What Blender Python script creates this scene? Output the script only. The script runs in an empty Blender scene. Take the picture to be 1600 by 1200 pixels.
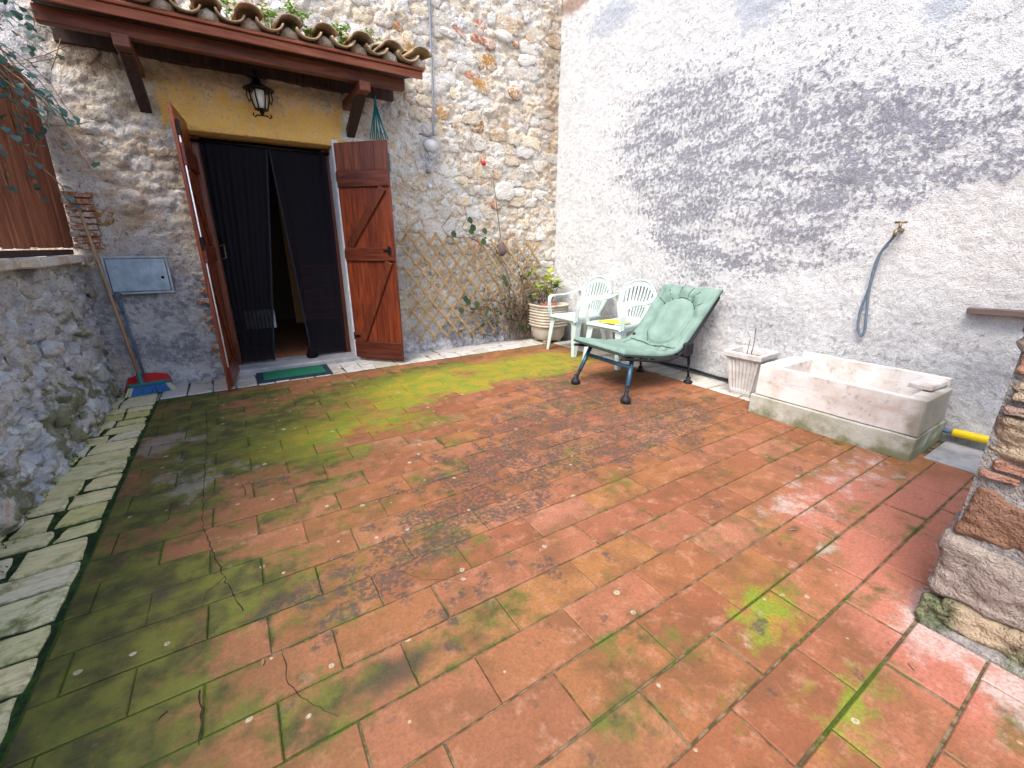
import bpy, bmesh, math, random
import numpy as np
from mathutils import Vector, Matrix, Euler, noise as mnoise
R = math.radians
random.seed(7)
rng = np.random.default_rng(11)
S = bpy.context.scene
COL = S.collection

# ------------------------------------------------------------------ camera
cam_d = bpy.data.cameras.new('camera'); cam = bpy.data.objects.new('camera', cam_d); COL.objects.link(cam)
cam.location = (0, 0, 1.2); cam.rotation_euler = (R(72.18), 0, R(-32.5))
cam_d.sensor_width = 36; cam_d.lens = 669/1600*36; cam_d.clip_start = .03; cam_d.clip_end = 500
S.camera = cam
# ------------------------------------------------------------------ world, sun, exposure
w = bpy.data.worlds.new("World"); S.world = w; w.use_nodes = True
nt = w.node_tree; bg = nt.nodes['Background']; sky = nt.nodes.new('ShaderNodeTexSky')
sky.sky_type = 'NISHITA'; sky.sun_disc = False
SUN_EL, SUN_AZ = 55, -116      # azimuth from +Y towards +X
sky.sun_elevation = R(SUN_EL); sky.sun_rotation = R(SUN_AZ)
sky.air_density = 1.0; sky.dust_density = 2.5; sky.ozone_density = 1.0
nt.links.new(sky.outputs[0], bg.inputs[0]); bg.inputs[1].default_value = .15
sd = bpy.data.lights.new('sun', 'SUN'); sun = bpy.data.objects.new('sun', sd); COL.objects.link(sun)
sd.energy = 1.45; sd.angle = R(30); sd.color = (1, .93, .82)
sv = Vector((math.sin(R(SUN_AZ))*math.cos(R(SUN_EL)), math.cos(R(SUN_AZ))*math.cos(R(SUN_EL)), math.sin(R(SUN_EL))))
sun.rotation_euler = sv.to_track_quat('Z', 'Y').to_euler()
S.view_settings.view_transform = 'Standard'; S.view_settings.look = 'None'
S.view_settings.exposure = 1.5; S.view_settings.gamma = 1; S.view_settings.use_curve_mapping = False
S.render.engine = 'CYCLES'
S.cycles.max_bounces = 5; S.cycles.diffuse_bounces = 3; S.cycles.glossy_bounces = 2; S.cycles.transmission_bounces = 3; S.cycles.transparent_max_bounces = 6

# ------------------------------------------------------------------ photo geometry -> place (used only to read measurements)
_f, _th, _yw = 669., math.atan(215/669), R(32.5)
def ray(u, v):
    dx, dy = (u-800)/_f, (v-600)/_f
    fw = math.cos(_th)-dy*math.sin(_th); dn = math.sin(_th)+dy*math.cos(_th)
    return (math.sin(_yw)*fw+math.cos(_yw)*dx, math.cos(_yw)*fw-math.sin(_yw)*dx, -dn)
def fl(u, v, z=0.):
    r = ray(u, v); t = (z-1.2)/r[2]; return (r[0]*t, r[1]*t, z)
def py(u, v, y):
    r = ray(u, v); t = y/r[1]; return (r[0]*t, y, 1.2+r[2]*t)
def px(u, v, x):
    r = ray(u, v); t = x/r[0]; return (x, r[1]*t, 1.2+r[2]*t)

YB, XR = 4.82, 3.75      # back wall plane, right wall plane

# ------------------------------------------------------------------ object helpers
def tag(o, label=None, cat=None, group=None, kind=None):
    if label: o['label'] = label
    if cat: o['category'] = cat
    if group: o['group'] = group
    if kind: o['kind'] = kind
    return o
def thing(name, loc=(0, 0, 0), rot=(0, 0, 0), label=None, cat=None, group=None):
    o = bpy.data.objects.new(name, None); COL.objects.link(o); o.location = loc; o.rotation_euler = rot
    o.empty_display_size = .1
    return tag(o, label, cat, group)
def origin(o):
    v = Vector((0, 0, 0))
    while o is not None: v += o.location; o = o.parent
    return v
def mk(name, verts, faces, mat, parent=None, smooth=True, world=False, loc=None):
    if world and parent is not None:
        g = origin(parent); verts = [(v[0]-g[0], v[1]-g[1], v[2]-g[2]) for v in verts]
    me = bpy.data.meshes.new(name); me.from_pydata([tuple(map(float, v)) for v in verts], [], [tuple(map(int, f)) for f in faces]); me.update()
    if smooth: me.polygons.foreach_set('use_smooth', [True]*len(me.polygons))
    if mat: me.materials.append(mat)
    o = bpy.data.objects.new(name, me); COL.objects.link(o)
    if parent: o.parent = parent
    if loc: o.location = loc
    return o
def inst(name, me, parent, loc, rot=(0, 0, 0), sc=(1, 1, 1)):
    o = bpy.data.objects.new(name, me); COL.objects.link(o); o.parent = parent
    o.location = loc; o.rotation_euler = rot; o.scale = sc
    return o
def meshof(name, verts, faces, mat, smooth=True):
    me = bpy.data.meshes.new(name); me.from_pydata([tuple(map(float, v)) for v in verts], [], [tuple(map(int, f)) for f in faces]); me.update()
    if smooth: me.polygons.foreach_set('use_smooth', [True]*len(me.polygons))
    if mat: me.materials.append(mat)
    return me
class G:
    """collects geometry"""
    def __init__(s): s.v = []; s.f = []
    def add(s, V, F):
        n = len(s.v); s.v += [tuple(x) for x in V]; s.f += [tuple(i+n for i in f) for f in F]; return s
    def box(s, lo, hi, b=.004, M=None, jit=0):
        """chamfered box"""
        (x0, y0, z0), (x1, y1, z1) = lo, hi
        b = min(b, (x1-x0)*.45, (y1-y0)*.45, (z1-z0)*.45)
        bm = bmesh.new(); bmesh.ops.create_cube(bm, size=1)
        for v in bm.verts:
            v.co = Vector(((x0+x1)/2+v.co.x*(x1-x0), (y0+y1)/2+v.co.y*(y1-y0), (z0+z1)/2+v.co.z*(z1-z0)))
            if jit: v.co += Vector((random.uniform(-jit, jit), random.uniform(-jit, jit), random.uniform(-jit, jit)))
        if b > 0: bmesh.ops.bevel(bm, geom=list(bm.edges), offset=b, segments=1, affect='EDGES', profile=.5)
        if M is not None: bmesh.ops.transform(bm, matrix=M, verts=bm.verts)
        bm.verts.index_update()
        s.add([v.co[:] for v in bm.verts], [[v.index for v in f.verts] for f in bm.faces]); bm.free(); return s
    def tube(s, pts, r, n=8, cap=True, flat=1.0):
        P = [Vector(p) for p in pts]; m = len(P)
        rr = r if hasattr(r, '__len__') else [r]*m
        V = []; up = None
        for i, p in enumerate(P):
            t = (P[min(i+1, m-1)]-P[max(i-1, 0)])
            t = t.normalized() if t.length > 1e-9 else Vector((0, 0, 1))
            if up is None:
                a = Vector((0, 0, 1)) if abs(t.z) < .9 else Vector((1, 0, 0)); up = (a-t*a.dot(t)).normalized()
            else:
                up = up-t*up.dot(t); up = up.normalized() if up.length > 1e-6 else Vector((1, 0, 0))
            sd_ = t.cross(up)
            for k in range(n):
                a = 2*math.pi*k/n
                V.append(p+(up*math.cos(a)*flat+sd_*math.sin(a))*rr[i])
        F = [(i*n+k, i*n+(k+1) % n, (i+1)*n+(k+1) % n, (i+1)*n+k) for i in range(m-1) for k in range(n)]
        if cap: F += [tuple(range(n-1, -1, -1)), tuple((m-1)*n+k for k in range(n))]
        return s.add(V, F)
    def lathe(s, prof, c=(0, 0, 0), n=24, sq=0):
        """prof: (r, z); sq>0 squares the section"""
        V = []
        for r, z in prof:
            for k in range(n):
                a = 2*math.pi*k/n; q = 1.0
                if sq: q = (abs(math.cos(a))**sq+abs(math.sin(a))**sq)**(-1/sq)
                V.append((c[0]+r*q*math.cos(a), c[1]+r*q*math.sin(a), c[2]+z))
        m = len(prof)
        F = [(i*n+k, i*n+(k+1) % n, (i+1)*n+(k+1) % n, (i+1)*n+k) for i in range(m-1) for k in range(n)]
        return s.add(V, F)
    def obj(s, name, mat, parent=None, smooth=True, world=False, loc=None):
        return mk(name, s.v, s.f, mat, parent, smooth, world, loc)
def auto(o, ang=35):
    m = o.modifiers.new('es', 'EDGE_SPLIT'); m.split_angle = R(ang); return o
def grid_faces(nu, nv, skip=None):
    return [(j*nu+i, j*nu+i+1, (j+1)*nu+i+1, (j+1)*nu+i) for j in range(nv-1) for i in range(nu-1) if not (skip and skip(i, j))]

# numpy value noise
def vnoise(x, y, seed=0):
    xi = np.floor(x).astype(np.int64); yi = np.floor(y).astype(np.int64); fx = x-xi; fy = y-yi
    fx = fx*fx*(3-2*fx); fy = fy*fy*(3-2*fy)
    def h(a, b):
        n = (a*374761393+b*668265263+seed*1442695041) & 0xffffffff
        n = ((n ^ (n >> 13))*1274126177) & 0xffffffff
        return ((n ^ (n >> 16)) & 0xffff)/65535.
    return (h(xi, yi)*(1-fx)+h(xi+1, yi)*fx)*(1-fy)+(h(xi, yi+1)*(1-fx)+h(xi+1, yi+1)*fx)*fy
def fbm(x, y, o=4, seed=0, g=.5):
    a = 1; t = 0; s_ = 0
    for k in range(o):
        t = t+a*(vnoise(x*2**k+17*k, y*2**k+31*k, seed+k)-.5); s_ += a; a *= g
    return t/s_*2
def lumps(x, y, seed=0):
    """rounded cell bumps: 1 at cell centre, 0 at borders"""
    xi = np.floor(x).astype(np.int64); yi = np.floor(y).astype(np.int64)
    d1 = np.full(x.shape, 9.); d2 = np.full(x.shape, 9.)
    for a in (-1, 0, 1):
        for b in (-1, 0, 1):
            cx, cy = xi+a, yi+b
            n = (cx*73856093 ^ cy*19349663 ^ seed*83492791) & 0xffffff
            jx = ((n*1103515245+12345) & 0xffff)/65535.; jy = ((n*69069+907633385) & 0xffff)/65535.
            d = np.hypot(cx+.15+.7*jx-x, cy+.15+.7*jy-y)
            d2 = np.where(d < d1, d1, np.minimum(d2, d)); d1 = np.minimum(d, d1)
    return np.clip((d2-d1)*2.2, 0, 1)**.5

# ------------------------------------------------------------------ material builder
class MB:
    def __init__(s, name):
        s.m = bpy.data.materials.new(name); s.m.use_nodes = True; s.nt = s.m.node_tree
        s.b = s.nt.nodes['Principled BSDF']; s.out = s.nt.nodes['Material Output']; s._pos = None; s.b.inputs['Roughness'].default_value = .85
        s.b.inputs['Specular IOR Level'].default_value = .3
    def n(s, t): return s.nt.nodes.new(t)
    def L(s, a, b): s.nt.links.new(a, b)
    def put(s, sock, v):
        if hasattr(v, 'links') or isinstance(v, bpy.types.NodeSocket): s.L(v, sock)
        elif isinstance(v, (tuple, list)) and len(v) == 3 and sock.type == 'RGBA': sock.default_value = (*v, 1)
        else: sock.default_value = v
    @property
    def pos(s):
        if s._pos is None: s._pos = s.n('ShaderNodeNewGeometry').outputs['Position']
        return s._pos
    def objc(s): return s.n('ShaderNodeTexCoord').outputs['Object']
    def gen(s): return s.n('ShaderNodeTexCoord').outputs['Generated']
    def rand(s): return s.n('ShaderNodeObjectInfo').outputs['Random']
    def isl(s): return s.n('ShaderNodeNewGeometry').outputs['Random Per Island']
    def sep(s, v):
        q = s.n('ShaderNodeSeparateXYZ'); s.L(v, q.inputs[0]); return q.outputs
    def comb(s, x, y, z):
        q = s.n('ShaderNodeCombineXYZ')
        for i, a in enumerate((x, y, z)): s.put(q.inputs[i], a)
        return q.outputs[0]
    def map(s, v, loc=(0, 0, 0), rot=(0, 0, 0), sc=(1, 1, 1), t='POINT'):
        q = s.n('ShaderNodeMapping'); q.vector_type = t; s.L(v, q.inputs[0])
        q.inputs[1].default_value = loc; q.inputs[2].default_value = rot; q.inputs[3].default_value = sc; return q.outputs[0]
    def noise(s, sc, det=4, ro=.55, v=None, dist=0, col=False):
        q = s.n('ShaderNodeTexNoise'); s.L(v if v is not None else s.pos, q.inputs['Vector'])
        q.inputs['Scale'].default_value = sc; q.inputs['Detail'].default_value = det; q.inputs['Roughness'].default_value = ro
        q.inputs['Distortion'].default_value = dist; return q.outputs['Color' if col else 'Fac']
    def vor(s, sc, v=None, feat='F1', out='Distance', rnd=1):
        q = s.n('ShaderNodeTexVoronoi'); s.L(v if v is not None else s.pos, q.inputs['Vector']); q.feature = feat
        q.inputs['Scale'].default_value = sc; q.inputs['Randomness'].default_value = rnd; return q.outputs[out]
    def math(s, op, a, b=0., c=None, clamp=False):
        q = s.n('ShaderNodeMath'); q.operation = op; q.use_clamp = clamp; s.put(q.inputs[0], a); s.put(q.inputs[1], b)
        if c is not None: s.put(q.inputs[2], c)
        return q.outputs[0]
    def add(s, *a):
        r = a[0]
        for b in a[1:]: r = s.math('ADD', r, b)
        return r
    def mul(s, a, b): return s.math('MULTIPLY', a, b)
    def rng(s, v, a, b, c=0., d=1., smooth=True):
        q = s.n('ShaderNodeMapRange'); q.interpolation_type = 'SMOOTHSTEP' if smooth else 'LINEAR'
        for i, x in enumerate((v, a, b, c, d)): s.put(q.inputs[i], x)
        return q.outputs[0]
    def mix(s, f, a, b, mode='MIX'):
        q = s.n('ShaderNodeMix'); q.data_type = 'RGBA'; q.blend_type = mode
        s.put(q.inputs[0], f); s.put(q.inputs[6], a); s.put(q.inputs[7], b); return q.outputs[2]
    def ramp(s, f, stops, const=False):
        q = s.n('ShaderNodeValToRGB'); s.L(f, q.inputs[0]); e = q.color_ramp.elements
        if const: q.color_ramp.interpolation = 'CONSTANT'
        while len(e) < len(stops): e.new(.5)
        for i, (p, c) in enumerate(stops): e[i].position = p; e[i].color = (*c, 1)
        return q.outputs[0]
    def blob(s, c, r, rot=(0, 0, 0), v=None):
        """soft ellipsoid round point c in the place: 1 in the middle, 0 at the rim"""
        q = s.n('ShaderNodeTexGradient'); q.gradient_type = 'SPHERICAL'
        s.L(s.map(v if v is not None else s.pos, c, rot, r, 'TEXTURE'), q.inputs[0]); return q.outputs['Fac']
    def blobs(s, lst, v=None):
        """list of (c, r, weight[, rot])"""
        t = None
        for e in lst:
            b = s.mul(s.blob(e[0], e[1], e[3] if len(e) > 3 else (0, 0, 0), v), e[2])
            t = b if t is None else s.math('ADD', t, b)
        return t
    def bump(s, h, st=.5, d=.01, prev=None):
        q = s.n('ShaderNodeBump'); q.inputs['Strength'].default_value = st; q.inputs['Distance'].default_value = d
        s.L(h, q.inputs['Height'])
        if prev is not None: s.L(prev, q.inputs['Normal'])
        return q.outputs[0]
    def done(s, color, rough=.85, nrm=None, metal=0, spec=None, alpha=None, sss=0, trans=None, coat=0):
        s.put(s.b.inputs['Base Color'], color); s.put(s.b.inputs['Roughness'], rough); s.b.inputs['Metallic'].default_value = metal
        if nrm is not None: s.L(nrm, s.b.inputs['Normal'])
        if spec is not None: s.b.inputs['Specular IOR Level'].default_value = spec
        if alpha is not None: s.put(s.b.inputs['Alpha'], alpha)
        if trans: s.b.inputs['Transmission Weight'].default_value = trans
        if coat: s.b.inputs['Coat Weight'].default_value = coat; s.b.inputs['Coat Roughness'].default_value = .3
        return s.m
def plain(name, c, rough=.6, metal=0, var=.15, sc=30, bump=.2, spec=None, coat=0):
    b = MB(name); o = b.objc(); nz = b.noise(sc, 4, .6, o)
    col = b.mix(b.rng(nz, .3, .7), tuple(x*(1-var) for x in c), tuple(min(1, x*(1+var)) for x in c))
    return b.done(col, rough, b.bump(nz, bump, .002), metal, spec, coat=coat)

# ---- floor tiles
def moss_mask(b, rnd):
    z = 6.
    P = lambda u, v: fl(u, v)
    L_ = [(P(130, 1120), (.45, .55, z), 1.0), (P(60, 1180), (.4, .5, z), .7), (P(250, 990), (.5, .45, z), .8), (P(390, 1150), (.3, .18, z), .8), (P(560, 1080), (.26, .12, z), .5), (P(600, 1045), (.2, .06, z), .75),
          (P(520, 1150), (.16, .07, z), .6), (P(240, 890), (.45, .28, z), .5), (P(430, 890), (.5, .3, z), .45), (P(330, 740), (.9, .7, z), .8), (P(200, 850), (.5, .6, z), .5), (P(620, 720), (.7, .4, z), .35), (P(300, 650), (1.0, .9, z), .95), (P(400, 700), (.9, .6, z), .5), (P(620, 590), (1.4, .7, z), .8),
          (P(480, 660), (1.0, .7, z), .85), (P(600, 650), (.8, .5, z), .75), (P(740, 585), (1.7, .6, z), 1.3), (P(860, 565), (1.1, .5, z), 1.1), (P(650, 610), (1.0, .4, z), .7),
          (P(860, 590), (.6, .5, z), .5), (P(1190, 965), (.22, .17, z), 1.3), (P(1320, 1120), (.28, .2, z), 1.0), (P(1370, 1060), (.2, .1, z), .5), (P(1290, 850), (.4, .15, z), 1.0),
          (P(1240, 920), (.25, .12, z), .45), (P(960, 1130), (.22, .1, z), .45), (P(1410, 735), (.5, .1, z), .45), (P(1590, 1130), (.2, .15, z), .5), (P(780, 950), (.18, .06, z), .4), (P(1330, 960), (.2, .12, z), .5)]
    m = b.blobs(L_)
    nz = b.noise(2.3, 5, .6); nf = b.noise(14, 5, .65)
    m = b.math('MINIMUM', m, 1.25)
    m = b.add(m, b.mul(b.math('SUBTRACT', nz, .5), 3.0), b.mul(b.math('SUBTRACT', nf, .5), 2.4), b.rng(b.sep(b.pos)[0], 1.3, -.7, .0, .42, False))
    if rnd is not None: m = b.add(m, b.mul(b.math('SUBTRACT', rnd, .5), .7))
    return m
def tile_mat(stuff=False):
    b = MB('terracotta_tile'+('_far' if stuff else '')); rnd = b.isl() if stuff else b.rand()
    p = b.sep(b.pos); off = b.comb(b.mul(rnd, 37.), b.mul(rnd, 91.), 0.)
    q = b.n('ShaderNodeVectorMath'); q.operation = 'ADD'; b.L(b.pos, q.inputs[0]); b.L(off, q.inputs[1]); lp = q.outputs[0]
    base = b.ramp(rnd, [(0, (.225, .076, .032)), (.15, (.31, .118, .060)), (.3, (.275, .108, .035)), (.5, (.34, .126, .068)), (.65, (.24, .076, .034)), (.8, (.31, .135, .042)), (1, (.355, .142, .084))])
    n1 = b.noise(5, 4, .6, lp); base = b.mix(b.rng(n1, .42, .62, 0, .65), base, (.15, .062, .024))
    n2 = b.noise(14, 4, .68, lp); base = b.mix(b.rng(n2, .5, .68, 0, .5), base, (.42, .20, .12))
    # pink, bright dry tiles at the right
    pink = b.blobs([(fl(1350, 820), (.55, .4, 6), 1.3), (fl(1500, 800), (.7, .35, 6), 1.2), (fl(1380, 930), (.35, .18, 6), 1.2), (fl(1480, 1030), (.3, .25, 6), 1.0), (fl(1350, 760), (.6, .25, 6), .7), (fl(1560, 1100), (.3, .3, 6), .6)])
    base = b.mix(b.rng(b.add(pink, b.mul(rnd, .3), b.mul(b.math('SUBTRACT', n1, .5), 1.2)), .35, 1.0, 0, .75), base, (.44, .155, .11))
    # warm brown band left of centre
    x = p[0]
    brown = b.rng(x, 1.1, -.5, 0, .55); base = b.mix(brown, base, (.19, .095, .038))
    # moss
    nzz = b.noise(7, 3, .6)
    m = moss_mask(b, rnd)
    # moss creeping in from the joints
    if not stuff:
        g = b.sep(b.gen()); ex = b.math('ABSOLUTE', b.math('SUBTRACT', g[0], .5)); ey = b.math('ABSOLUTE', b.math('SUBTRACT', g[1], .5))
        e = b.math('MAXIMUM', b.rng(ex, .455, .5), b.rng(ey, .41, .5)); near = b.rng(b.noise(1.3, 3, .5), .42, .62)
        m = b.add(m, b.mul(b.mul(e, near), .35))
    yel = b.blobs([(fl(740, 590), (1.6, .7, 6), 1.6), (fl(1190, 965), (.3, .25, 6), 1.4), (fl(1300, 1110), (.4, .3, 6), 1.0), (fl(560, 670), (1.1, .6, 6), .9), (fl(860, 560), (.9, .6, 6), 1.2)])
    mc = b.mix(b.rng(b.noise(9, 4, .6), .35, .65), (.014, .040, .006), (.095, .125, .014))
    ycol = b.mix(b.rng(b.noise(7, 4, .6), .4, .6), (.30, .25, .012), (.17, .24, .012))
    mc = b.mix(b.rng(yel, .1, .9), mc, ycol)
    col = b.mix(b.rng(m, .22, 1.15, 0, .9), base, mc)
    # white bloom at the right, along joints and the pier
    we = b.blobs([(fl(1330, 740), (.8, .25, 6), .8), (fl(1450, 960), (.3, .14, 6), 1.3), (fl(1500, 860), (.35, .12, 6), 1.1), (fl(1500, 1010), (.35, .14, 6), .9), (fl(1290, 860), (.3, .07, 6), .9), (fl(1230, 790), (.35, .2, 6), .7), (fl(1590, 1080), (.3, .1, 6), 1.2)])
    col = b.mix(b.rng(b.add(we, b.mul(b.math('SUBTRACT', n2, .5), 2.2), b.mul(b.math('SUBTRACT', nzz, .5), 1.6)), .35, 1.2, 0, .75), col, (.50, .40, .37))
    # grey-white lichen crust
    wl = b.blobs([(fl(260, 690), (.5, .45, 6), 1.0), (fl(300, 740), (.5, .4, 6), .8), (fl(520, 690), (.7, .35, 6), .5), (fl(660, 690), (.6, .2, 6), .55), (fl(300, 780), (.3, .3, 6), .6), (fl(800, 700), (.7, .3, 6), .5)])
    col = b.mix(b.rng(b.add(wl, b.mul(b.math('SUBTRACT', b.noise(6, 7, .7), .5), 2.4)), .55, .95, 0, .55), col, (.33, .29, .25))
    # black lichen specks
    bl = b.blobs([(fl(950, 650), (1.2, 1.0, 6), 1.2), (fl(830, 700), (1.0, .7, 6), .9), (fl(740, 770), (.8, .4, 6), .8), (fl(650, 860), (.7, .35, 6), .75), (fl(560, 920), (.5, .25, 6), .6), (fl(1050, 650), (.8, .5, 6), .8),
                  (fl(870, 600), (.9, .6, 6), .8), (fl(420, 760), (.5, .3, 6), .5), (fl(700, 980), (.35, .15, 6), .5), (fl(830, 890), (.4, .2, 6), .55)])
    patch = b.noise(6.5, 4, .65)
    bm_ = b.rng(b.add(b.math('MINIMUM', bl, 1.), b.mul(b.math('SUBTRACT', patch, .5), 4.2)), .46, .9)
    speck = b.rng(b.add(b.mul(b.noise(55, 3, .6), .7), b.mul(n2, .5)), .53, .63)
    col = b.mix(b.mul(b.mul(bm_, speck), .8), col, (.050, .044, .040))
    # dark stain clouds
    dk = b.blobs([(fl(620, 1050), (.26, .1, 6), 1), (fl(430, 940), (.12, .08, 6), 1), (fl(250, 930), (.1, .12, 6), .8), (fl(400, 900), (.12, .06, 6), .7), (fl(1240, 828), (.1, .04, 6), .9)])
    col = b.mix(b.rng(b.add(dk, b.mul(b.math('SUBTRACT', n2, .5), .9)), .2, .9, 0, .8), col, (.035, .032, .022))
    # little round lichens
    q = b.n('ShaderNodeTexVoronoi'); b.L(b.pos, q.inputs['Vector']); q.inputs['Scale'].default_value = 14
    cs = b.sep(q.outputs['Color']); rad = b.math('MULTIPLY_ADD', cs[1], .14, .05)
    dd = b.math('DIVIDE', b.add(q.outputs['Distance'], b.mul(b.math('SUBTRACT', b.noise(60, 3, .6), .5), .12)), rad)
    ring = b.mul(b.rng(dd, 1.05, .8), b.rng(dd, .1, .7, .45, 1)); ring = b.mul(ring, b.rng(cs[0], .66, .67))
    ring = b.mul(ring, b.rng(x, 2.1, 1.4))
    col = b.mix(b.mul(ring, .75), col, (.46, .42, .30))
    fine = b.noise(90, 3, .7); col = b.mix(b.rng(fine, .4, .65, 0, .4), col, tuple([.12, .06, .03]))
    h = b.add(b.mul(fine, .4), b.mul(n2, 1.), 0.)
    return b.done(col, b.rng(n2, .35, .65, .6, .85), b.bump(h, .6, .006), spec=.35)
M_tile = tile_mat(); M_tile_far = tile_mat(True)

b = MB('joint_moss'); m = moss_mask(b, None)
c = b.mix(b.rng(b.noise(20, 3, .6), .4, .6), (.20, .15, .09), (.08, .06, .03))
c = b.mix(b.rng(b.add(m, .2), .3, .9), c, b.mix(b.noise(60, 3), (.02, .035, .005), (.08, .12, .012)))
M_joint = b.done(c, .95, b.bump(b.noise(80, 4, .7), .8, .01))

b = MB('dark_moss'); n1 = b.noise(12, 5, .65)
M_moss = b.done(b.ramp(n1, [(.3, (.008, .014, .008)), (.48, (.014, .034, .010)), (.58, (.035, .085, .012)), (.75, (.10, .12, .06))]), .95, b.bump(b.noise(120, 4, .7), 1, .01))

def flag_mat():
    b = MB('travertine_flag'); rnd = b.rand(); n1 = b.noise(7, 6, .65); n2 = b.noise(40, 5, .7)
    st = b.noise(30, 5, .7, b.map(b.pos, sc=(.35, 1.6, 1)))
    c = b.ramp(rnd, [(0, (.70, .60, .30)), (.3, (.80, .69, .38)), (.6, (.76, .66, .46)), (.8, (.62, .56, .20)), (1, (.84, .76, .58))])
    c = b.mix(b.rng(n1, .50, .66, 0, .5), c, (.38, .35, .12))
    c = b.mix(b.rng(b.add(n1, b.mul(rnd, .12)), .62, .80, 0, .8), c, (.09, .12, .02))
    c = b.mix(b.rng(st, .3, .55, .45, 0), c, (.16, .14, .09))
    g = b.sep(b.gen()); ex = b.math('ABSOLUTE', b.math('SUBTRACT', g[0], .5)); ey = b.math('ABSOLUTE', b.math('SUBTRACT', g[1], .5))
    e = b.math('MAXIMUM', b.rng(ex, .36, .52), b.rng(ey, .34, .52))
    c = b.mix(b.mul(e, b.rng(n2, .40, .65, 0, .7)), c, (.09, .11, .02))
    return b.done(c, .85, b.bump(b.add(b.mul(st, 1.), b.mul(n2, .6), n1), .6, .01))
M_flag = flag_mat()

# ---- walls
def stone_mat(name, pal, far=False, moss=None, bumpd=.024, tint=None):
    b = MB(name); rnd = b.isl() if far else b.rand()
    n1 = b.noise(9, 4, .65); n2 = b.noise(38, 4, .7)
    st = [(i/len(pal), c) for i, c in enumerate(pal)]
    c = b.ramp(rnd, st, True)
    c = b.mix(b.rng(b.add(n1, b.mul(b.math('SUBTRACT', n2, .5), .8)), .44, .58, 0, .8), c, (.68, .63, .55))
    c = b.mix(b.rng(n2, .5, .75, 0, .5), c, tuple(min(.8, x*1.0) for x in (.66, .62, .55)))
    c = b.mix(b.rng(n2, .42, .25, 0, .7), c, (.13, .10, .075))
    if tint: c = tint(b, c)
    if moss is not None: c = moss(b, c, n1)
    return b.done(c, .92, b.bump(b.add(b.mul(n2, 1.), b.mul(n1, 1.4)), 1., bumpd), spec=.15)
CREAM = [(.68, .62, .52), (.60, .48, .34), (.74, .72, .68), (.54, .46, .36), (.66, .60, .53), (.70, .58, .40), (.50, .47, .45), (.70, .64, .58), (.56, .40, .25), (.76, .73, .67), (.60, .52, .45), (.66, .65, .64)]

def back_tint(b, c):
    # cool cement render low on the left, brown soot and ochre limewash over the door
    x, y, z = b.sep(b.pos)[:]
    nz = b.noise(4, 5, .6)
    grey = b.blobs([((-.6, YB, .6), (.85, 4, .85), 1.5), ((-.2, YB, .3), (.7, 4, .7), 1.1), ((-1.1, YB, 2.4), (.5, 4, .8), 1.3), ((1.35, YB, 1.9), (.3, 4, .25), .6), ((2.0, YB, 2.1), (.28, 4, .3), 1.0), ((2.2, YB, .1), (1.2, 4, .35), 1.5), ((3.2, YB, .2), (.9, 4, .35), 1.2),
                    ((1.55, YB, 2.5), (.4, 4, .3), .7), ((-.35, YB, 1.55), (.5, 4, .6), .5), ((1.9, YB, 1.3), (.5, 4, .7), .35)])
    c = b.mix(b.rng(b.add(grey, b.mul(b.math('SUBTRACT', nz, .5), 1.3)), .25, .9, 0, .85), c, b.mix(b.rng(b.add(b.mul(b.noise(25, 4, .7), .5), b.mul(nz, .5)), .42, .58), (.22, .23, .28), (.62, .61, .62)))
    brn = b.blobs([((.5, YB, 2.62), (1.5, 4, .24), 1.5), ((-.4, YB, 2.5), (.6, 4, .45), 1.1), ((3.65, YB, 2.9), (.35, 4, 2.2), .95), ((-.55, YB, 1.9), (.6, 4, .5), .5), ((2.5, YB, 3.9), (1.5, 4, .3), .3), ((-.55, YB, 1.45), (.18, 4, .12), 1.2)])
    c = b.mix(b.rng(b.add(brn, b.mul(b.math('SUBTRACT', nz, .5), 1.0)), .2, 1.0, 0, .7), c, b.mix(b.noise(18, 5, .7), (.22, .13, .07), (.44, .31, .19)))
    return c
def plaster_mat():
    b = MB('lime_mortar'); n1 = b.noise(7, 4, .65); n2 = b.noise(34, 4, .72); n4 = b.noise(3.2, 4, .6)
    c = b.ramp(n4, [(.35, (.66, .60, .52)), (.45, (.76, .72, .66)), (.54, (.66, .54, .40)), (.65, (.78, .76, .73))])
    c = b.mix(b.rng(n1, .5, .64, 0, .6), c, (.50, .36, .23))
    c = b.mix(b.rng(n2, .55, .75, 0, .6), c, (.74, .71, .66))
    c = b.mix(b.rng(n2, .45, .34, 0, .75), c, (.22, .15, .10))
    cv = b.noise(15, 4, .7, dist=.8); c = b.mix(b.rng(b.math('ABSOLUTE', b.math('SUBTRACT', cv, .5)), .018, .0, 0, .55), c, (.12, .085, .06))
    c = back_tint(b, c)
    x, y, z = b.sep(b.pos)[:]
    w_ = b.mul(b.math('SUBTRACT', b.noise(14, 5, .6), .5), .12)
    zz = b.add(z, w_); xx = b.add(x, w_)
    och = b.mul(b.mul(b.rng(xx, -.27, -.24), b.rng(xx, 1.17, 1.13)), b.mul(b.rng(zz, 2.09, 2.12), b.rng(b.add(zz, b.mul(b.math('SUBTRACT', n1, .5), .5)), 2.56, 2.30)))
    oc = b.mix(b.noise(6, 5, .6), (.74, .37, .07), (.88, .58, .19))
    c = b.mix(b.mul(och, b.rng(n2, .38, .5, .55, 1.)), c, oc)
    return b.done(c, .95, b.bump(b.add(b.mul(n2, 1.), b.mul(n1, 1.6), 0.), 1.0, .02), spec=.12)
M_mortar = plaster_mat()
M_bstone = stone_mat('rubble_stone', CREAM, tint=back_tint)
M_bstone_far = stone_mat('rubble_stone_small', CREAM, far=True, tint=back_tint)
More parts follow.
